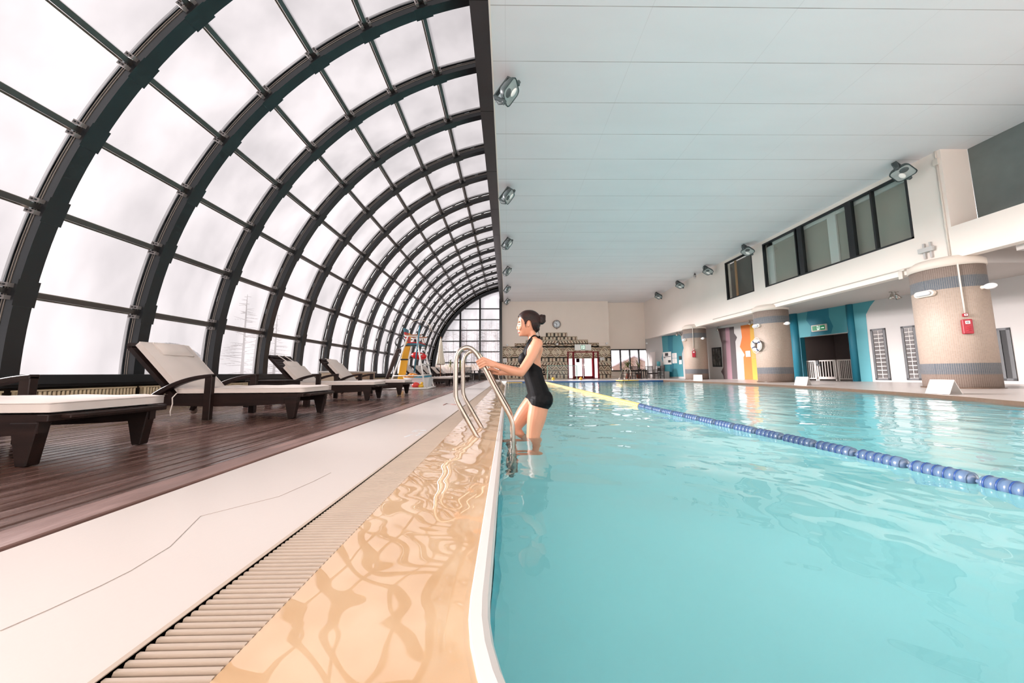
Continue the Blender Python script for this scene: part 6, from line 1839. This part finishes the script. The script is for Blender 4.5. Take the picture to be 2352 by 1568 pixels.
def skin_of(name, poly, off, m, parent, test=None, soft=0.0):
    """a sheet lying on the body where the side view falls inside poly, with thickness"""
    vs = body_me.vertices
    val = [inside(side_xy(v.co), poly) and (test is None or test(v.co)) for v in vs]
    faces = [tuple(p.vertices) for p in body_me.polygons if all(val[i] for i in p.vertices)]
    used = sorted({i for f in faces for i in f}); idx = {i: k for k, i in enumerate(used)}
    me = bpy.data.meshes.new(name)
    nv = [vs[i].co + vs[i].normal * off for i in used]
    me.from_pydata(nv, [], [tuple(idx[i] for i in f) for f in faces])
    me.materials.append(m)
    bm = bmesh.new(); bm.from_mesh(me)
    bnd = [v for v in bm.verts if v.is_boundary]
    for _ in range(14):                                      # even out the stair-stepped hem
        new = {}
        for v in bnd:
            nb = [e.other_vert(v) for e in v.link_edges if e.is_boundary]
            if len(nb) == 2: new[v] = v.co * .5 + (nb[0].co + nb[1].co) * .25
        for v, c in new.items(): v.co = c
    bm.to_mesh(me); bm.free()
    for p in me.polygons: p.use_smooth = True
    o = bpy.data.objects.new(name, me); COL.objects.link(o)
    if parent: o.parent = parent
    sd = o.modifiers.new('thickness', 'SOLIDIFY'); sd.thickness = off * 0.9; sd.offset = -1
    return o
M_suit = mat('black_lycra', '#07080b', rough=0.6, spec=0.15)
suit_poly = [(838, 1010), (858, 1046), (905, 1058), (1010, 1086), (1075, 1020), (1060, 930), (1010, 830), (985, 748), (930, 716), (870, 678), (852, 660), (812, 610), (820, 560), (850, 508), (872, 470), (862, 452), (800, 500), (700, 590), (680, 800), (740, 960)]
suit = skin_of('swimsuit', suit_poly, 0.004, M_suit, woman, lambda p: not is_arm(p) and p.z > 0.16)
# neck straps and tie
sb = MB()
for s in (-1, 1):
    pts = [(845, 512), (862, 478), (882, 458), (905, 450), (925, 452)]
    line = []
    for k, (x, y) in enumerate(pts):
        p = cw(x, y); yy = (0.066, 0.062, 0.056, 0.040, 0.012)[k]
        q, n, i, d = bvh.find_nearest(Vector((p.x, YW + s * yy, p.z)))
        line.append(q + n * 0.005)
    limb(sb, line, [0.010, 0.008, 0.007, 0.007, 0.006], 8, 4)
nape = cw(925, 452)
q, n, i, d = bvh.find_nearest(nape); nape = q + n * 0.008
limb(sb, [nape, nape + Vector((0.014, -0.012, -0.02)), nape + Vector((0.022, -0.016, -0.075))], [0.008, 0.006, 0.004], 8, 4)
limb(sb, [nape, nape + Vector((0.02, 0.006, -0.015)), nape + Vector((0.03, -0.004, -0.06))], [0.008, 0.006, 0.004], 8, 4)
limb(sb, [nape, nape + Vector((0.012, -0.02, 0.012)), nape + Vector((0.016, -0.026, -0.012))], [0.006, 0.006, 0.005], 8, 4)
sb.ball(nape, 0.011, 0, 10)
for (x, y) in ((972, 742), (978, 762), (976, 782)):
    p = cw(x, y) + Vector((0.002, -0.012, 0)); sb.ball(p, 0.011, 0, 10, (1, 1.4, .8))
sb.build('strap', [M_suit], suit)
# hair
M_hair = mat('hair_dark_brown', '#2c120c', rough=0.4, col2='#0c0605', vscale=16, stretch=(1, 1, 4), bump=0.3, bscale=70, spec=0.25)
hb = MB()
hair_poly = [(742, 264), (752, 236), (790, 205), (845, 195), (900, 205), (950, 260), (965, 320), (955, 395), (905, 410), (872, 385), (858, 352), (850, 318), (836, 306), (824, 322), (816, 352), (803, 330), (788, 300), (768, 280)]
tmp = skin_of('hair_cap', hair_poly, 0.012, M_hair, None)
dg = bpy.context.evaluated_depsgraph_get(); dg.update()
cap = bpy.data.meshes.new_from_object(tmp.evaluated_get(dg))
hb.add([v.co.copy() for v in cap.vertices], [tuple(p.vertices) for p in cap.polygons], 0, True)
bpy.data.objects.remove(tmp)
hb.ball(cw(893, 352), 0.047, 0, 16, (1.0, 1.25, 1.15)); hb.ball(cw(912, 374), 0.030, 0, 14, (1, 1.5, 1)); hb.ball(cw(880, 300), 0.066, 0, 16, (1, 1.12, 1))
hb.ball(cw(930, 275), 0.022, 0, 12); 
bc = cw(957, 288)
hb.ball(bc, 0.041, 0, 18, (0.93, 1.0, 1.22))
for k in range(3):                                            # twisted bun
    hb.tube([bc + Vector((0.030 * cos(t + k) * (0.9), 0.030 * sin(t * 1.0 + k), 0.012 * k - 0.012 + 0.020 * sin(t + 2 * k))) for t in [2 * pi * i / 20 for i in range(20)]], 0.013, 8, closed=True)
hair_me = remeshed(hb, 'hair', 0.0040, 3)
hair_me.materials.clear(); hair_me.materials.append(M_hair)
for p in hair_me.polygons: p.use_smooth = True
hair = bpy.data.objects.new('hair', hair_me); COL.objects.link(hair); hair.parent = woman
st = MB()
line = [hit(x, y, 0.004) for x, y in ((772, 286), (781, 315), (782, 345), (772, 368), (762, 378))]
line = [p for p in line if p]
if len(line) > 2: st.tube(line, [0.0018, 0.0017, 0.0015, 0.0012, 0.0008][:len(line)], 6)
line = [hit(x, y, 0.004) for x, y in ((806, 318), (812, 342), (818, 362))]
line = [p for p in line if p]
if len(line) > 2: st.tube(line, [0.004, 0.003, 0.001], 6)
st.tube([cw(925, 400) + Vector((0, -.02, 0)), cw(933, 425) + Vector((0, -.02, 0)), cw(930, 445) + Vector((0, -.02, 0))], [0.003, 0.002, 0.001], 5)
st.build('loose_strand', [M_hair], hair)
# face: brow, closed smiling eye, lips
fb = MB()
for off in (0,):
    l1_ = [hit(x, y, 0.0015) for x, y in ((743, 313), (752, 308), (764, 310))]
    if all(l1_): fb.tube(l1_, [0.0022, 0.003, 0.0014], 6)
fb.build('eyebrow', [M_hair], woman)
ey = MB(); l1_ = [hit(x, y, 0.001) for x, y in ((744, 331), (750, 335), (758, 334), (764, 330))]
if all(l1_): ey.tube(l1_, [0.0014, 0.0026, 0.0026, 0.0014], 6)
ey.build('eye', [mat('lash_dark', '#2a1a18', rough=0.5)], woman)
M_lip = mat('lips', '#c9646a', rough=0.35)
lp = MB(); l1_ = [hit(x, y, 0.0012) for x, y in ((743, 397), (749, 398), (757, 397), (763, 393))]
if all(l1_): lp.tube(l1_, [0.004, 0.0045, 0.0035, 0.0012], 8)
l1_ = [hit(x, y, 0.0012) for x, y in ((746, 405), (752, 406), (760, 401))]
if all(l1_): lp.tube(l1_, [0.0045, 0.0045, 0.0018], 8)
lp.build('lips', [M_lip], woman)
